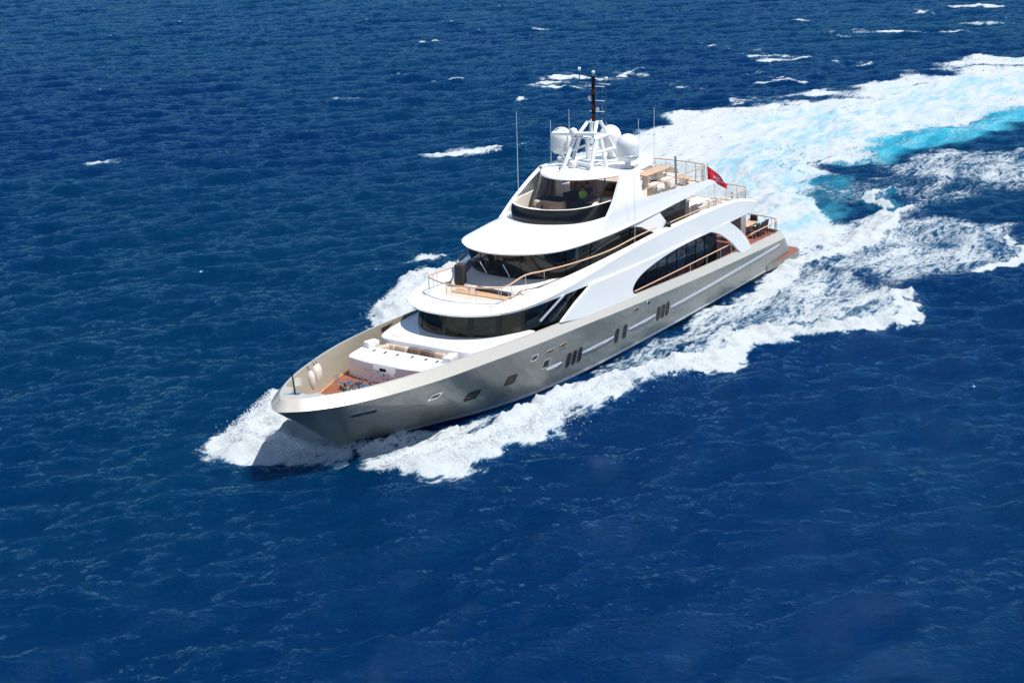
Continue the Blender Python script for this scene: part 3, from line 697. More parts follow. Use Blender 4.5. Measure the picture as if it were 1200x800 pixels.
# upper aft deck
def chair(x, y, z, rz, label, m='pale', fr='railwood', group=None):
    t = empty('deck_chair', (x, y, z), rz); tag(t, label, 'chair', group)
    MB().box((0, 0, .44), (.55, .55, .1), bev=.04).build('seat', m, t)
    MB().box((-.25, 0, .75), (.1, .55, .6), ry=-.15, bev=.04).build('backrest', m, t)
    for a in (-.23, .23):
        for b in (-.23, .23): MB().tube([(a, b, 0), (a, b, .42)], .03, 6).build('leg', fr, t)
    for b in (-.28, .28): MB().tube([(-.25, b, .68), (.23, b, .66), (.25, b, .42)], .03, 6).build('armrest', fr, t)
    return t
g = 'white chairs round the upper deck table'
for i, (x, y, a) in enumerate(((9.3, 2.35, -90), (10.4, 2.35, -90), (11.5, 2.35, -90), (9.3, .3, 90), (10.4, .3, 90), (11.5, .3, 90))):
    chair(x, y, 4.98, R(a), ['white chair at the upper deck table, port side, nearest the stern', 'white chair at the upper deck table, middle of the port side', 'white chair at the upper deck table, port side, nearest the bow', 'white chair at the upper deck table, far side, nearest the stern', 'white chair at the upper deck table, middle of the far side', 'white chair at the upper deck table, far side, nearest the bow'][i], 'white', 'railwood', g)
table('dining_table', 10.4, 1.3, 4.98, 3.2, 1.1, .76, 'cream', 'pale dining table on the upper aft deck ringed by white chairs')
t = empty('bar_cabinet', (14.6, 2.2, 4.98)); tag(t, 'speckled grey bar cabinet against the aft end of the upper deckhouse', 'cabinet')
MB().box((0, 0, .85), (1.1, 1.5, 1.7), bev=.06).build('body', 'greygrain', t); MB().box((0, 0, 1.73), (1.2, 1.6, .06), bev=.02).build('worktop', 'white', t)
t = empty('white_console', (12.7, 2.9, 4.98)); tag(t, 'low white console on the upper deck behind the speckled grey cabinet', 'cabinet')
MB().box((0, 0, .55), (1.0, .7, 1.1), bev=.06).build('body', 'white', t); MB().box((0, 0, 1.12), (1.05, .75, .04), bev=.015).build('worktop', 'pale', t)
# main aft deck
table('dining_table', 3.0, 1.6, 2.0, 1.8, 1.3, .76, 'railwood', 'long tan dining table on the main aft deck surrounded by black wicker chairs')
g = 'black wicker chairs round the main deck table'
for i, (x, y, a) in enumerate(((2.4, 2.75, -90), (3.1, 2.8, -90), (3.8, 2.75, -90), (2.3, .5, 90), (3.0, .5, 90), (3.7, .5, 90), (1.75, 1.6, 0), (4.2, 1.6, 180))):
    chair(x, y, 2.0, R(a), ['black wicker chair on the port side of the tan table, nearest the stern', 'black wicker chair on the port side of the tan table, middle one', 'black wicker chair on the port side of the tan table, nearest the bow', 'black wicker chair on the far side of the tan table, nearest the stern', 'black wicker chair on the far side of the tan table, middle one', 'black wicker chair on the far side of the tan table, nearest the bow', 'black wicker chair at the stern end of the tan table', 'black wicker chair at the bow end of the tan table'][i], 'charcoal', 'charcoal', g)
sofa('stern_sofa', 2.2, -2.0, 2.0, 2.4, R(-90), 'tan sofa with its back to the stern rail of the main deck', 'beige')
t = empty('storage_unit', (4.95, 1.7, 2.0)); tag(t, 'tall brown grey cabinet on the main aft deck inside the white strut', 'cabinet')
MB().box((0, 0, 1.25), (.8, 1.5, 2.5), bev=.05).build('body', 'greygrain', t); MB().box((-.47, 0, 1.2), (.03, 1.1, 1.9)).build('door', 'interior', t)

# fly bridge interior: helm, seats, people
t = empty('helm_console', (25.0, -.6, 7.56)); tag(t, 'brown helm console behind the flybridge windscreen', 'console')
MB().box((0, 0, .5), (.7, 1.9, 1.0), bev=.1).build('pedestal', 'beige', t)
MB().box((-.1, 0, 1.08), (.6, 1.7, .12), ry=.35, bev=.04).build('instrument_panel', 'black', t)
MB().tube([Vector((-.5, .25*math.cos(a), 1.0+.25*math.sin(a))) for a in [2*math.pi*i/16 for i in range(16)]], .02, 6, closed=True).build('wheel', 'chrome', t)
t = empty('flybridge_sofa', (24.3, 1.55, 7.56), R(20)); tag(t, 'white curved sofa on the flybridge just inside the black coaming', 'sofa')
MB().box((0, .3, .25), (2.6, .7, .5), bev=.08).build('base', 'white', t); MB().box((0, .55, .75), (2.6, .3, .55), bev=.1).build('backrest', 'pale', t); MB().box((0, .25, .56), (2.4, .6, .14), bev=.06).build('seat_cushion', 'pale', t)
t = empty('sunpad', (26.1, -1.2, 7.56)); tag(t, 'white sunpad with a pale blue towel at the front of the flybridge', 'sunpad')
MB().box((0, 0, .3), (1.2, 1.5, .6), bev=.12).build('cushion', 'pale', t)
tw = MB().box((.1, .1, .62), (.7, .6, .04), rz=.3, bev=.015).build('beach_towel', 'lightblue'); tw.location = (26.1, -1.2, 7.56); tag(tw, 'pale blue towel lying on the white flybridge sunpad', 'towel')
tw = MB().box((0, 0, .0), (.9, .8, .16), rz=.4, bev=.07).build('folded_towel', 'lightblue'); tw.location = (23.0, 1.95, 8.45); tag(tw, 'crumpled light blue and white towels on the flybridge table edge', 'towel')
t = table('flybridge_table', 22.9, 1.6, 7.56, 1.5, .9, .8, 'varnish', 'varnished wooden table on the flybridge beside the light blue towels')

MB().box((20.3, 0, 8.25), (.12, 4.2, 1.4), bev=.03).build('bar_bulkhead', 'varnish', Y)
MB().box((20.36, .9, 8.6), (.06, 1.0, .5), bev=.01).build('bar_screen', 'black', Y)
# ---- ensign: red flag with a white eight pointed cross
fl = []
nx, nz = 24, 12
def flagpt(u, v):
    drop = -1.0*u**1.15
    return Vector((-.75*u+.06*math.sin(u*8+v), 1.15*u+.09*math.sin(u*10+v*2)*u**.5, (v-.5)*(.86-.5*u)+drop+.05*math.sin(u*7)))
m = MB().grid([[flagpt(i/nx, j/nz) for j in range(nz+1)] for i in range(nx+1)])
def flag_mat():
    mm, t, p = newmat('red_ensign_cloth')
    uv = N(t, 'ShaderNodeUVMap'); sp = N(t, 'ShaderNodeSeparateXYZ'); t.links.new(uv.outputs[0], sp.inputs[0])
    # cross made of four arms, each widening outward with a notched end
    X = mth(t, 'MULTIPLY', mth(t, 'SUBTRACT', sp.outputs[0], .5), 1.5); Z = mth(t, 'SUBTRACT', sp.outputs[1], .5)
    ax = mth(t, 'ABSOLUTE', X); az = mth(t, 'ABSOLUTE', Z)
    big = mth(t, 'MAXIMUM', ax, az); sm = mth(t, 'MINIMUM', ax, az)
    ina = mth(t, 'LESS_THAN', sm, mth(t, 'MULTIPLY', big, .42))
    notch = mth(t, 'LESS_THAN', big, mth(t, 'MULTIPLY_ADD', sm, .65, .22))
    cr_ = mth(t, 'MULTIPLY', ina, notch)
    t.links.new(mixc(t, cr_, (.80, .025, .05), (.85, .84, .84)), p.inputs['Base Color']); p.inputs['Roughness'].default_value = .7
    tr = N(t, 'ShaderNodeBsdfTranslucent'); tr.inputs[0].default_value = (.66, .02, .04, 1)
    mx = N(t, 'ShaderNodeMixShader'); mx.inputs[0].default_value = .25
    t.links.new(p.outputs[0], mx.inputs[1]); t.links.new(tr.outputs[0], mx.inputs[2]); t.links.new(mx.outputs[0], t.nodes['Material Output'].inputs[0])
    return mm
me = bpy.data.meshes.new('ensign_flag'); me.from_pydata(m.v, [], m.f)
uvl = me.uv_layers.new(name='UVMap')
for lp in me.loops:
    i, j = divmod(lp.vertex_index, nz+1); uvl.data[lp.index].uv = (i/nx, j/nz)
me.polygons.foreach_set('use_smooth', [True]*len(me.polygons)); me.materials.append(flag_mat())
FLX, FLY, FLZ = 11.15, 2.75, 7.95
o = bpy.data.objects.new('ensign_flag', me); C.objects.link(o); o.location = (FLX, FLY, FLZ); tag(o, 'red flag with a white eight pointed cross flying behind the top deck rail', 'flag')
MB().tube([(FLX+.35, FLY, 7.4), (FLX+.02, FLY, 8.6)], .025, 8).build('flag_staff', 'varnish', Y)
m = MB().grid([[Vector((-.55*i/8, .05*math.sin(i*.9), (j/5-.5)*.42-.12*(i/8)**2)) for j in range(6)] for i in range(9)])
o = m.build('jack_flag', 'pale'); o.location = (48.66, -.03, 4.55); tag(o, 'small white flag on the dark jackstaff at the bow', 'flag')

# ================================================================= PEOPLE (seated on the fly bridge)
def person(loc, rz, shirt, label, arm=0.0):
    root = empty('person', loc, rz); tag(root, label, 'person')
    J = {'pel': ((0, 0, .50), .15), 'bel': ((.0, 0, .66), .14), 'chs': ((-.03, 0, .86), .165), 'nek': ((-.02, 0, 1.02), .065), 'hd0': ((.0, 0, 1.12), .085), 'hd1': ((.02, 0, 1.21), .105), 'hd2': ((.02, 0, 1.30), .08)}
    E = [('pel', 'bel'), ('bel', 'chs'), ('chs', 'nek'), ('nek', 'hd0'), ('hd0', 'hd1'), ('hd1', 'hd2')]
    for s, k in ((1, 'l'), (-1, 'r')):
        J.update({'hip'+k: ((.05, .11*s, .5), .10), 'kne'+k: ((.48, .13*s, .5), .07), 'cal'+k: ((.5, .13*s, .28), .06), 'ank'+k: ((.50, .13*s, .08), .045), 'toe'+k: ((.68, .14*s, .04), .035),
                  'sho'+k: ((-.03, .2*s, .95), .065), 'elb'+k: ((.05, .27*s, .70), .048), 'wri'+k: ((.28, .17*s, .64+arm), .034), 'han'+k: ((.36, .14*s, .63+arm), .032)})
        E += [('pel', 'hip'+k), ('hip'+k, 'kne'+k), ('kne'+k, 'cal'+k), ('cal'+k, 'ank'+k), ('ank'+k, 'toe'+k), ('chs', 'sho'+k), ('sho'+k, 'elb'+k), ('elb'+k, 'wri'+k), ('wri'+k, 'han'+k)]
        for f in range(5):
            nm = 'f%d%s' % (f, k); J[nm] = ((.42-.012*abs(f-2)-(.05 if f == 0 else 0), (.14+.022*(f-2)-(.03 if f == 0 else 0))*s, .61+arm), .009); J[nm+'b'] = ((.445-.012*abs(f-2)-(.05 if f == 0 else 0), (.14+.022*(f-2)-(.035 if f == 0 else 0))*s, .585+arm), .008)
            E += [('han'+k, nm), (nm, nm+'b')]
    ks = list(J)
    me = bpy.data.meshes.new('body'); me.from_pydata([J[k][0] for k in ks], [(ks.index(a), ks.index(b)) for a, b in E], [])
    o = bpy.data.objects.new('body', me); C.objects.link(o); o.parent = root
    md = o.modifiers.new('skin', 'SKIN'); md.use_smooth_shade = True
    for i, k in enumerate(ks): me.skin_vertices[0].data[i].radius = (J[k][1], J[k][1]); me.skin_vertices[0].data[i].use_root = k == 'pel'
    o.modifiers.new('sub', 'SUBSURF').levels = 1
    mm, t, p = newmat('clothed_'+shirt)
    tc = N(t, 'ShaderNodeTexCoord'); sp = N(t, 'ShaderNodeSeparateXYZ'); t.links.new(tc.outputs['Object'], sp.inputs[0])
    ab = mth(t, 'GREATER_THAN', sp.outputs[2], 1.01); lo = mth(t, 'LESS_THAN', sp.outputs[2], .58); hand = mth(t, 'GREATER_THAN', mth(t, 'SUBTRACT', sp.outputs[0], mth(t, 'MULTIPLY', lo, 9)), .12)
    shc = tuple(M[shirt].node_tree.nodes['Mix'].inputs[6].default_value)[:3]
    c1 = mixc(t, lo, shc, (.03, .035, .06)); c2 = mixc(t, mth(t, 'MAXIMUM', ab, hand), c1, (.42, .22, .14))
    t.links.new(c2, p.inputs['Base Color']); p.inputs['Roughness'].default_value = .75
    me.materials.append(mm)
    MB().lathe((.0, 0, 1.17), [(.112, .02), (.122, .08), (.118, .14), (.085, .2), (.02, .225)], 16).build('hair', 'hair', root)
    MB().lathe((.135, 0, 1.2), [(.016, -.02), (.02, 0), (.012, .02)], 8).build('nose', 'skin', root)
    return root
person((23.3, .65, 7.9), R(70), 'green', 'person in a lime green shirt sitting under the flybridge hardtop', .02)
person((22.3, .35, 7.9), R(40), 'interior', 'person in dark clothes sitting behind the one in the lime green shirt')
# bench they sit on
t = empty('flybridge_bench', (22.7, .2, 7.62), R(-20)); tag(t, 'dark upholstered bench under the hardtop carrying the two seated people', 'bench')
MB().box((0, .1, .33), (2.2, .65, .66), bev=.06).build('seat', 'charcoal', t); MB().box((0, -.35, .75), (2.2, .18, .8), bev=.06).build('backrest', 'charcoal', t)

# ================================================================= SEA
rng = np.random.default_rng(5)
def fft_field(n, L, lam_pk, lam_min, ang, spread, seed, expo=4.0):
    r = np.random.default_rng(seed); k1 = 2*np.pi*np.fft.fftfreq(n, L/n); KX, KY = np.meshgrid(k1, k1, indexing='ij'); K = np.hypot(KX, KY); K[0, 0] = 1
    kp = 2*np.pi/lam_pk
    P = np.exp(-1.0*(kp/K)**2)*K**-expo*np.exp(-(K*lam_min/2/np.pi)**2*.5)
    if spread > 0: P = P*(np.abs(KX*np.cos(ang)+KY*np.sin(ang))/K)**spread+P*.03
    P[0, 0] = 0
    H = np.sqrt(P)*(r.normal(size=(n, n))+1j*r.normal(size=(n, n)))
    h = np.fft.ifft2(H).real; s = h.std()
    dx = np.fft.ifft2(-1j*KX/K*H).real/s; dy = np.fft.ifft2(-1j*KY/K*H).real/s
    return h/s, dx, dy
def samp(A, L, x, y):
    n = A.shape[0]; u = (x/L % 1)*n; v = (y/L % 1)*n; i = np.floor(u).astype(int); j = np.floor(v).astype(int); fu = u-i; fv = v-j
    i %= n; j %= n; i1 = (i+1) % n; j1 = (j+1) % n
    return A[i, j]*(1-fu)*(1-fv)+A[i1, j]*fu*(1-fv)+A[i, j1]*(1-fu)*fv+A[i1, j1]*fu*fv
def axis_coords(lo, f0, f1, hi, s0, g):
    up = [f1]; s = s0
    while up[-1] < hi: s = s0+(up[-1]-f1)*g; up.append(up[-1]+s)
    dn = [f0]
    while dn[-1] > lo: s = s0+(f0-dn[-1])*g; dn.append(dn[-1]-s)
    return np.array(dn[::-1][:-1]+list(np.arange(f0, f1-s0*.5, s0))+up)
gx = axis_coords(-6000, 0, 62, 6000, .2, .0052)
gy = axis_coords(-6000, -18, 24, 6000, .2, .0052)
X, Yg = np.meshgrid(gx, gy, indexing='ij'); X = X.ravel(); Yv = Yg.ravel()
WA = R(48)
A = fft_field(512, 233., 8.5, .8, WA, 2.5, 1); B = fft_field(256, 59.3, 2.9, .42, WA+.3, 2, 2); Cn = fft_field(256, 31.7, 2.6, .3, 0, 0, 3, 3.0); D = fft_field(256, 97., 16., 3., 0, 0, 4)
dist = np.maximum(np.maximum(X-62, -X), np.maximum(Yv-24, -18-Yv)).clip(0)
fadeA = np.clip(1.4-dist/900, 0, 1); fadeB = np.clip(1.2-dist/260, 0, 1)
ca, sa = math.cos(.7), math.sin(.7)
xr, yr = X*ca-Yv*sa, X*sa+Yv*ca
hA, ax, ay = (samp(q, 233., X, Yv) for q in A)
# second field is generated in a rotated frame so that the two never repeat together
hB, bx_, by_ = (samp(q, 59.3, X, Yv) for q in B)
nC = samp(Cn[0], 31.7, X, Yv); nD = samp(D[0], 97., X, Yv); nD2 = samp(D[1], 97., xr, yr)
cD1 = samp(Cn[1], 31.7, X, Yv); cD2 = samp(Cn[2], 31.7, X, Yv)
# warped coordinates give every foam edge a ragged outline
far_ = np.clip(-X/40, 0, 1.6)
wx = X+.32*cD1+(.4+1.3*far_)*nD2; wy = Yv+.3*cD2+(.4+1.3*far_)*nD
def sm(a): a = np.clip(a, 0, 1); return a*a*(3-2*a)
foam = np.zeros_like(X); turq = np.zeros_like(X); hgt = np.zeros_like(X)
def bbox(P, pad):
    P = np.array(P); return (X > P[:, 0].min()-pad) & (X < P[:, 0].max()+pad) & (Yv > P[:, 1].min()-pad) & (Yv < P[:, 1].max()+pad)
def poly_sd(P, x, y):
    P = np.array(P, float); d = np.full(x.shape, 1e9); ins = np.zeros(x.shape, bool)
    for a, b in zip(P, np.roll(P, -1, 0)):
        e = b-a; t = np.clip(((x-a[0])*e[0]+(y-a[1])*e[1])/(e@e), 0, 1); d = np.minimum(d, np.hypot(x-a[0]-e[0]*t, y-a[1]-e[1]*t))
        c = ((a[1] > y) != (b[1] > y)); xx = a[0]+(y-a[1])/np.where(abs(e[1]) < 1e-9, 1e-9, e[1])*e[0]; ins ^= c & (x < xx)
    return np.where(ins, d, -d)
def poly(P, dens, soft, arr=None, warp=1):
    arr = foam if arr is None else arr; m = bbox(P, soft+3)
    x = X[m]+(wx[m]-X[m])*warp; y = Yv[m]+(wy[m]-Yv[m])*warp
    v = sm(poly_sd(P, x, y)/soft+.5)*dens
    arr[m] = np.maximum(arr[m], v)
def line(P, arr=None, warp=1, mode='max', pw=1):
    """P: (x, y, half width, value)"""
    arr = foam if arr is None else arr; P = [tuple(p) for p in P]; m = bbox([p[:2] for p in P], max(p[2] for p in P)+2)
    x = X[m]+(wx[m]-X[m])*warp; y = Yv[m]+(wy[m]-Yv[m])*warp; best = np.zeros(x.shape)
    for a, b in zip(P[:-1], P[1:]):
        e0, e1 = b[0]-a[0], b[1]-a[1]; t = np.clip(((x-a[0])*e0+(y-a[1])*e1)/(e0*e0+e1*e1), 0, 1)
        d = np.hypot(x-a[0]-e0*t, y-a[1]-e1*t); w_ = a[2]+(b[2]-a[2])*t; v = a[3]+(b[3]-a[3])*t
        best = np.maximum(best, v*sm((1-d/w_)*(1.6 if mode == 'max' else 1.0)))
    if mode == 'max': arr[m] = np.maximum(arr[m], best)
    else: arr[m] += best
#FOAM
# main turning wake
poly([(4, -4.6), (2, 4.8), (-3.3, 5.6), (-9, 7.0), (-16.5, 7.8), (-16, 7.0), (-11.5, 4.0), (-12.9, -.1), (-17.7, -1), (-25.7, -4.6), (-31.6, -5.6), (-38.6, -3.6), (-47.7, -1.5), (-58, 3.6), (-110, 22), (-230, 66), (-235, 40), (-160, 6), (-114, -12), (-97.8, -18.5), (-77.5, -22.2), (-63.3, -27), (-54, -32.5), (-42, -32.5), (-33, -30), (-18, -22), (-4, -14)], .72, 7)
poly([(4, -4.2), (3, 4.0), (-6, 5), (-14, 2.5), (-20, -3), (-32, -8), (-60, -12), (-100, -6), (-130, 4), (-60, -5), (-24, -8), (-8, -7)], .86, 7)
poly([(4, -4.2), (3, 4.0), (-6, 5), (-12, 3), (-18, -3), (-26, -8), (-20, -12), (-8, -9)], 1.0, 5)
poly([(-36, -5), (-38, -2.4), (-47.7, -.3), (-58, 5), (-90, 17), (-90, 9), (-60, -2), (-46, -6)], .62, 3.0)
line([(-8, 0, 3, .8), (-30, -13, 7, .8), (-60, -15, 9, .75), (-100, -5, 9, .7), (-180, 30, 14, .7)], turq)
band_ = [(-33, -5.5), (-42.2, -8.6), (-50.6, -7.2), (-58.2, -5.2), (-65.8, -2.9), (-74.4, -.6), (-120, 16), (-120, 30), (-60, 5.4), (-52.6, 1.6), (-46.4, -.6), (-38.9, -2.2), (-34.4, -4)]
poly(band_, .92, 7.5, turq)
cut = np.zeros_like(X); poly([(-34, -5), (-42.2, -7.3), (-50.6, -6.2), (-58.2, -4.2), (-65.8, -1.9), (-74.4, .6), (-120, 17), (-120, 60), (-60, 20), (-46.4, 3), (-38, -1)], 1.0, 3.0, cut, warp=.6)
cut2 = np.zeros_like(X); poly([(-25, -4.4), (-22, -2.6), (-16, -1.5), (-11.2, 2.4), (-13, 4.2), (-17, 6), (-24, 6), (-30, 2), (-30, -3)], 1.0, 1.6, cut2, warp=.6)
foam *= (1-.70*cut)*(1-.88*cut2)
line([(-26, -3.6, 3.2, .45), (-20, -1.8, 3.4, .4), (-13, 1.6, 2.8, .36)], turq)
# starboard bow wave and its arm
line([(47.6, -3.2, 2.2, 1), (46.6, -5.2, 2.5, 1), (43.5, -6.2, 2.0, 1), (37, -7.3, 1.3, .9), (30, -9.8, 1.3, .9), (25.0, -13.0, 2.2, 1), (20, -14.2, 1.9, 1), (12, -14.6, 1.5, .9), (-5, -18, 2.2, .7), (-36, -31, 2.2, .5)])
poly([(46.9, -1.2), (48.3, -1.8), (49.0, -3.4), (48.6, -6.3), (47.2, -7.2), (43, -6.6), (42, -2.2)], 1.0, 1.8)
poly([(45.3, .2), (47.9, 1.5), (48.5, -2), (47, -6), (43, -6.6), (42, -2.2)], .60, 1.4)
# port bow wave and arm
poly([(46.4, 2.2), (47.2, 2.4), (46.6, 4.0), (46.2, 5.4), (45.6, 6.7), (44.2, 7.4), (43, 7.9), (40.8, 7.9), (38.7, 8.1), (35.7, 7.8), (33.2, 7.5), (31.5, 7.6), (31.6, 6.2), (32.8, 5.0), (35.3, 5.2), (37.6, 5.2), (39.8, 5.0), (41, 4.1), (42.4, 2.9), (44, 2.3)], 1.0, 1.7)
poly([(33, 7.6), (29.7, 8.8), (27.2, 9.6), (24.8, 10.9), (21, 10.6), (25.3, 7.9), (28.2, 6.9), (31.5, 5.4), (33.5, 5.6)], .70, 1.8)
line([(33, 7.0, 1.0, .95), (29.7, 8.2, .9, .85), (27.2, 9.2, .9, .9), (24.8, 10.3, 1.0, .95)])
poly([(45.2, .3), (47, 1.8), (46, 2.6), (42.5, 2.9), (40, 4.4), (37.5, 4.6), (36, 4.2), (39, 3.2), (42.2, 1.7)], .60, .8)
poly([(25, 10.2), (20.5, 10.6), (17.1, 14.3), (14.6, 16.0), (11.8, 17.6), (6.7, 15.6), (3.5, 12.6), (2.5, 9.8), (1.5, 6.7), (10, 6.6), (20, 7.4), (25, 8.3)], .43, 3.5)
line([(24.8, 10.5, 1.3, .95), (20.5, 10.2, 1.0, .9), (17.1, 13.2, 1.1, .9), (14.6, 15.2, 1.3, .95), (11.8, 16.8, 1.2, .95), (8, 15.4, 1.0, .9), (5, 13.4, .8, .7)])
line([(30, 5.8, .9, .35), (24, 6.3, 1.6, .42), (16, 6.4, 1.9, .46), (8, 5.9, 1.9, .62), (2, 5.4, 1.7, .95)])
line([(22, 8.6, 1.1, .62), (16, 10.6, 1.3, .62), (10, 12.2, 1.3, .62), (6, 12.6, 1.1, .55)])
poly([(1.5, 6.0), (-3.6, 5.6), (-10.5, 7.4), (-15, 9.5), (-17.5, 14), (-12, 17.5), (-5, 18.6), (-1.8, 17.6), (3.3, 13)], .41, 3.5)
line([(-1, 17.4, .9, .85), (-6, 18.2, .8, .85), (-12, 16.5, .7, .7)])
line([(-16.2, 7.3, .7, .95), (-11, 7.0, 1.2, 1), (-5, 6.2, 1.8, 1), (2, 5.4, 1.6, 1)])
poly([(-30, 2), (-30, 9), (-45, 16), (-70, 24), (-80, 16), (-60, 10), (-48, 5), (-38, 0), (-32, -1)], .38, 4)
poly([(-17, 9), (-30, 12), (-50, 20), (-60, 14), (-48, 6), (-34, -1), (-24, -3), (-18, 1), (-19, 5)], .27, 4)
line([(-17.5, 5.0, .7, .8), (-20, 2.5, 1.1, .85), (-24, 2.5, .8, .7), (-27, 5.5, .6, .6)])
line([(-17.5, 5.0, 2.4, .25), (-21, 2.8, 3.2, .32)], turq)
# white caps
caps = [(-22.5, -41, 6.5, .95), (-26, -39, 4, .8), (-64, -57, 7, .95), (-72, -56, 8, .95), (-79, -54, 6, .8), (-54, -52.6, 3.2, .9), (-78, -33, 5, .95), (-82, -35, 3, .7), (-98, -41, 7, .8), (-101, -45, 4, .7), (-178, -37.5, 8, .95), (-166, -45, 4, .85), (-134, -39, 7, .8), (-128, -44, 4, .6), (-138, -30, 8, .75), (-150, -27, 7, .6), (-97, -31, 5, .65), (-2.5, -71, 3.4, .6), (-99, -105, 4, .6), (13, -18.5, 3, .6), (-110, -60, 4, .6), (-62, -30, 4, .6), (-120, -95, 5, .6), (-45, -75, 3, .5), (-145, -60, 6, .6), (-70, -41, 3, .5)]
cd = (math.cos(R(128)), math.sin(R(128)))
for i, (x0, y0, l, v) in enumerate(caps):
    v *= .86
    r_ = random.Random(i); q = [r_.uniform(-.12, .12)*l for _ in range(3)]
    line([(x0-cd[0]*l*.5+q[0], y0-cd[1]*l*.5, .5+.10*l, v*.4), (x0-cd[0]*l*.2, y0-cd[1]*l*.2+q[1], .8+.15*l, v*1.05), (x0+cd[0]*l*.15+q[2], y0+cd[1]*l*.15, .6+.12*l, v*.9), (x0+cd[0]*l*.5, y0+cd[1]*l*.5+q[0], .5+.08*l, v*.45)], warp=.8)
    line([(x0, y0, 1.6+.2*l, v*.42), (x0-2.2, y0-1.6, 1.5+.25*l, v*.30)], warp=1.0)
    line([(x0-cd[0]*l*.7, y0-cd[1]*l*.7, 2.2, .05), (x0, y0, 3.0, .28), (x0+cd[0]*l*.7, y0+cd[1]*l*.7, 2.2, .05)], hgt, mode='add')
# relief of the wash
line([(46.5, -1.5, 1.6, .25), (47.2, -4, 2.2, .55), (44, -6.3, 2.2, .85), (37, -7.2, 1.6, .4), (30, -9.5, 1.6, .4), (25, -12.8, 2.2, .8), (20, -14.4, 2.2, .7), (8, -17, 2.4, .45), (-20, -26, 2.5, .3)], hgt, mode='add')
line([(46.2, 3.6, 1.6, .25), (43, 5.8, 2.0, .6), (38.5, 6.6, 1.9, .7), (33, 6.8, 1.8, .6), (27, 8.8, 1.9, .65), (20, 9.8, 2.0, .5), (14, 14.4, 2.4, .6), (7, 14.8, 2.4, .5)], hgt, mode='add')
line([(45.2, 0, 1.0, .45), (42.5, 1.8, 1.2, .35), (39, 3.2, 1.2, .15)], hgt, mode='add')
line([(-16, 7.4, 1.8, .45), (-8, 6.8, 2.4, .6), (2, 5.4, 2, .3)], hgt, mode='add'); line([(-18, 5, 2, .4), (-22, 2.5, 2.6, .6), (-27, 6, 2, .3)], hgt, mode='add')
line([(-3, 0, 3, -.35), (-10, -2, 4, .5), (-22, -8, 6, .4), (-60, -14, 9, .3)], hgt, mode='add')
line([(-2, 12, 3, -.3), (-12, 12, 4, .35)], hgt, mode='add')
sea_calm = 1-.75*sm(1-np.hypot((X-24)/27, Yv/6.5)*.9)
wk = np.clip(foam, 0, 1)
Z = (hA*.12*fadeA+hB*.050*fadeB)*sea_calm+hgt*(1+.15*nC)+wk*(.045*nC)*fadeB+.05*wk*nD*(dist < 400)
PX = X-.85*(ax*.135*fadeA+bx_*.055*fadeB)*sea_calm; PY = Yv-.85*(ay*.135*fadeA+by_*.055*fadeB)*sea_calm
# breaking crests: a little foam on the very steepest far crests only
steep = hA+.6*hB
foam = np.maximum(foam, sm((steep-3.25)*1.2)*.5*(dist > 30))
nxg, nyg = len(gx), len(gy)
me = bpy.data.meshes.new('sea')
co_ = np.stack([PX, PY, Z], 1).astype(np.float32)
I = np.arange(nxg*nyg).reshape(nxg, nyg); Fq = np.stack([I[:-1, :-1], I[1:, :-1], I[1:, 1:], I[:-1, 1:]], -1).reshape(-1, 4).astype(np.int32)
me.vertices.add(len(co_)); me.vertices.foreach_set('co', co_.ravel()); me.loops.add(Fq.size); me.loops.foreach_set('vertex_index', Fq.ravel())
me.polygons.add(len(Fq)); me.polygons.foreach_set('loop_start', np.arange(0, Fq.size, 4, dtype=np.int32)); me.polygons.foreach_set('loop_total', np.full(len(Fq), 4, np.int32))
me.polygons.foreach_set('use_smooth', np.ones(len(Fq), bool)); me.update()
for nm, arr in (('foam', foam), ('turq', turq)):
    at_ = me.attributes.new(nm, 'FLOAT', 'POINT'); at_.data.foreach_set('value', arr.astype(np.float32))
sea = bpy.data.objects.new('sea', me); C.objects.link(sea); tag(sea, kind='structure')

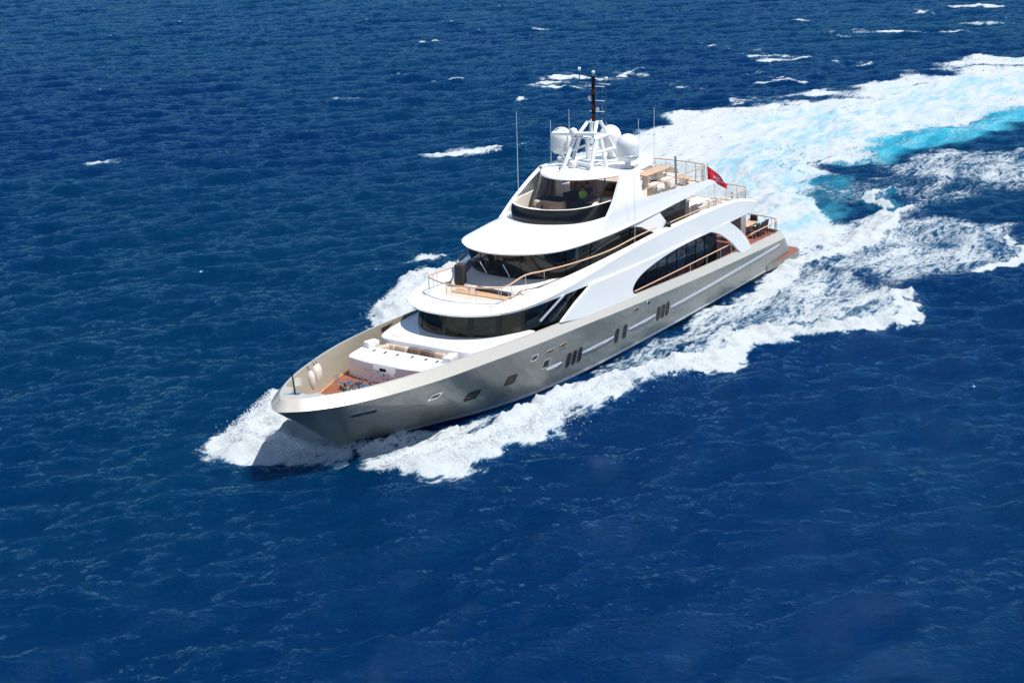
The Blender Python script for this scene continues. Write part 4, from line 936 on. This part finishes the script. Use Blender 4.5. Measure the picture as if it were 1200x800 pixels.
def sea_mat():
    m, t, p = newmat('sea_water')
    geo = N(t, 'ShaderNodeNewGeometry')
    def vecw(sc, rz):
        mp = N(t, 'ShaderNodeMapping'); mp.vector_type = 'TEXTURE'; mp.inputs['Rotation'].default_value = (0, 0, rz); mp.inputs['Scale'].default_value = tuple(1/q for q in sc)
        t.links.new(geo.outputs['Position'], mp.inputs[0]); return mp.outputs[0]
    def vec(sc, rz=0):
        mp = N(t, 'ShaderNodeMapping'); mp.vector_type = 'POINT'; mp.inputs['Scale'].default_value = sc; mp.inputs['Rotation'].default_value = (0, 0, rz)
        t.links.new(geo.outputs['Position'], mp.inputs[0]); return mp.outputs[0]
    fa = N(t, 'ShaderNodeAttribute'); fa.attribute_name = 'foam'; ta = N(t, 'ShaderNodeAttribute'); ta.attribute_name = 'turq'
    fo, tu = fa.outputs['Fac'], ta.outputs['Fac']
    # foam threshold pattern: filaments + clumps, drawn out along the wake
    vw = vec((.36, 1.0, 1.0), 0)
    n1 = noise(t, vw, .8, 10, .68, 1.6); n2 = noise(t, vw, .25, 7, .62, 1.0); n3 = noise(t, vec((.8, 1, 1)), 3.6, 7, .78, .5)
    n4 = noise(t, vw, 2.4, 8, .7, 1.2)
    rid = lambda n, k: mth(t, 'MULTIPLY', mth(t, 'ABSOLUTE', mth(t, 'SUBTRACT', n, .5)), k, clamp=True)
    pat = mth(t, 'ADD', mth(t, 'ADD', mth(t, 'MULTIPLY', rid(n1, 5), .30), mth(t, 'MULTIPLY', rid(n4, 5), .24)), mth(t, 'ADD', mth(t, 'MULTIPLY', n2, .80), mth(t, 'MULTIPLY', n3, .34)))
    pat = mth(t, 'MULTIPLY_ADD', pat, 1.9, -.945)            # mean about .5, swings over 0 - 1
    fsum = mth(t, 'SUBTRACT', mth(t, 'MULTIPLY', fo, 1.42), mth(t, 'ADD', pat, .14))
    fmask = mth(t, 'MULTIPLY', sstep(t, fsum, -.22, .36), sstep(t, fo, .02, .22))
    thin = mth(t, 'MULTIPLY', sstep(t, fsum, -.75, .15), sstep(t, fo, .03, .6))     # bubbles just under the surface
    big = noise(t, vec((1, 1, 1)), .016, 4, .5)
    deep = mixc(t, sstep(t, big, .36, .62), (.0001, .0138, .060), (.0001, .0200, .057))
    tq = mixc(t, sstep(t, noise(t, vw, .35, 6, .65), .35, .65), (.008, .25, .36), (.09, .46, .56))
    c = mixc(t, mth(t, 'MULTIPLY', thin, .55), deep, (.025, .15, .24))
    tn = mth(t, 'MULTIPLY', sstep(t, mth(t, 'ADD', tu, mth(t, 'MULTIPLY', mth(t, 'SUBTRACT', n2, .5), 1.2)), .0, 1.15), sstep(t, tu, .0, .35))
    c = mixc(t, tn, c, tq)
    # ripples
    r1 = noise(t, vecw((1.5, .6, 1), WA), 1.25, 6, .6, .4); r2 = noise(t, vecw((1.4, .8, 1), WA-.5), 4.5, 4, .6, .3)
    b1 = N(t, 'ShaderNodeBump'); b1.inputs['Strength'].default_value = 1.0; b1.inputs['Distance'].default_value = .22
    t.links.new(mth(t, 'ADD', mth(t, 'MULTIPLY', r1, 1), mth(t, 'MULTIPLY', r2, .22)), b1.inputs['Height']); t.nodes.remove(p)
    wd = N(t, 'ShaderNodeSubsurfaceScattering', falloff='BURLEY'); t.links.new(c, wd.inputs['Color']); wd.inputs['Scale'].default_value = 1.6; wd.inputs['Radius'].default_value = (.5, 1.0, 1.5); t.links.new(b1.outputs[0], wd.inputs['Normal'])
    wg = N(t, 'ShaderNodeBsdfGlossy'); wg.inputs[0].default_value = (.31, .66, .98, 1); wg.inputs['Roughness'].default_value = .045; t.links.new(b1.outputs[0], wg.inputs['Normal'])
    fr = N(t, 'ShaderNodeFresnel'); fr.inputs[0].default_value = 1.333; t.links.new(b1.outputs[0], fr.inputs['Normal'])
    wm = N(t, 'ShaderNodeMixShader'); t.links.new(mth(t, 'MULTIPLY', fr.outputs[0], .62), wm.inputs[0]); t.links.new(wd.outputs[0], wm.inputs[1]); t.links.new(wg.outputs[0], wm.inputs[2])
    fb = N(t, 'ShaderNodeBsdfDiffuse'); fb.inputs[1].default_value = .3
    st = sstep(t, noise(t, vec((.22, 1.0, 1), 0), .55, 9, .7, .8), .42, .60)
    t.links.new(mixc(t, mth(t, 'MULTIPLY', mth(t, 'MULTIPLY', st, tu), .85), (.55, .59, .61), (.20, .47, .58)), fb.inputs[0])
    b2 = N(t, 'ShaderNodeBump'); b2.inputs['Strength'].default_value = .9; b2.inputs['Distance'].default_value = .22
    t.links.new(mth(t, 'ADD', mth(t, 'MULTIPLY', n3, .6), n1), b2.inputs['Height']); t.links.new(b2.outputs[0], fb.inputs['Normal'])
    mx = N(t, 'ShaderNodeMixShader'); t.links.new(fmask, mx.inputs[0]); t.links.new(wm.outputs[0], mx.inputs[1]); t.links.new(fb.outputs[0], mx.inputs[2])
    t.links.new(mx.outputs[0], t.nodes['Material Output'].inputs[0])
    return m
me.materials.append(sea_mat())

# spray thrown up by the bow waves
def spray(name, segs, count, seed, label):
    r = random.Random(seed); mb = MB()
    for i in range(count):
        a, b = r.choice(segs); t = r.random()
        x = a[0]+(b[0]-a[0])*t; y = a[1]+(b[1]-a[1])*t; h_ = a[2]+(b[2]-a[2])*t; wd = a[3]+(b[3]-a[3])*t
        q = r.gauss(0, 1)*wd; z = max(.05, h_*(.55+.75*r.random()**1.6)*math.exp(-(q/wd)**2*.4)); ang = r.random()*6.28
        s = .008+.024*r.random()**3
        px, py = x+q*math.cos(ang), y+q*math.sin(ang)
        mb.add([(px+s, py, z), (px, py+s, z), (px-s, py, z), (px, py-s, z), (px, py, z+s*1.2), (px, py, z-s)], [(0, 1, 4), (1, 2, 4), (2, 3, 4), (3, 0, 4), (1, 0, 5), (2, 1, 5), (3, 2, 5), (0, 3, 5)])
    me = bpy.data.meshes.new(name); me.from_pydata(mb.v, [], mb.f); me.materials.append(M['spray'])
    o = bpy.data.objects.new(name, me); C.objects.link(o); tag(o, label, 'spray', kind='stuff')
M['spray'] = mat('spray_drops', (.9, .93, .95), .5)
spray('port_bow_spray', [((46.2, 3.2, .5, .4), (43, 6.0, .9, .6)), ((43, 6.0, .9, .6), (38.5, 6.9, 1.1, .6)), ((38.5, 6.9, 1.1, .6), (32, 7.2, .9, .6)), ((32, 7.2, .9, .6), (25, 9.8, .8, .6))], 26000, 3, 'fine white spray over the port bow wave below the hull')
spray('starboard_bow_spray', [((46.8, -1.5, .5, .6), (47, -5.2, 1.0, .8)), ((47, -5.2, 1.0, .8), (43.5, -6.3, 1.3, .7)), ((26, -12.6, 1.1, .7), (19, -14.8, 1.2, .8))], 24000, 4, 'fine white spray over the starboard bow wave beyond the bow')
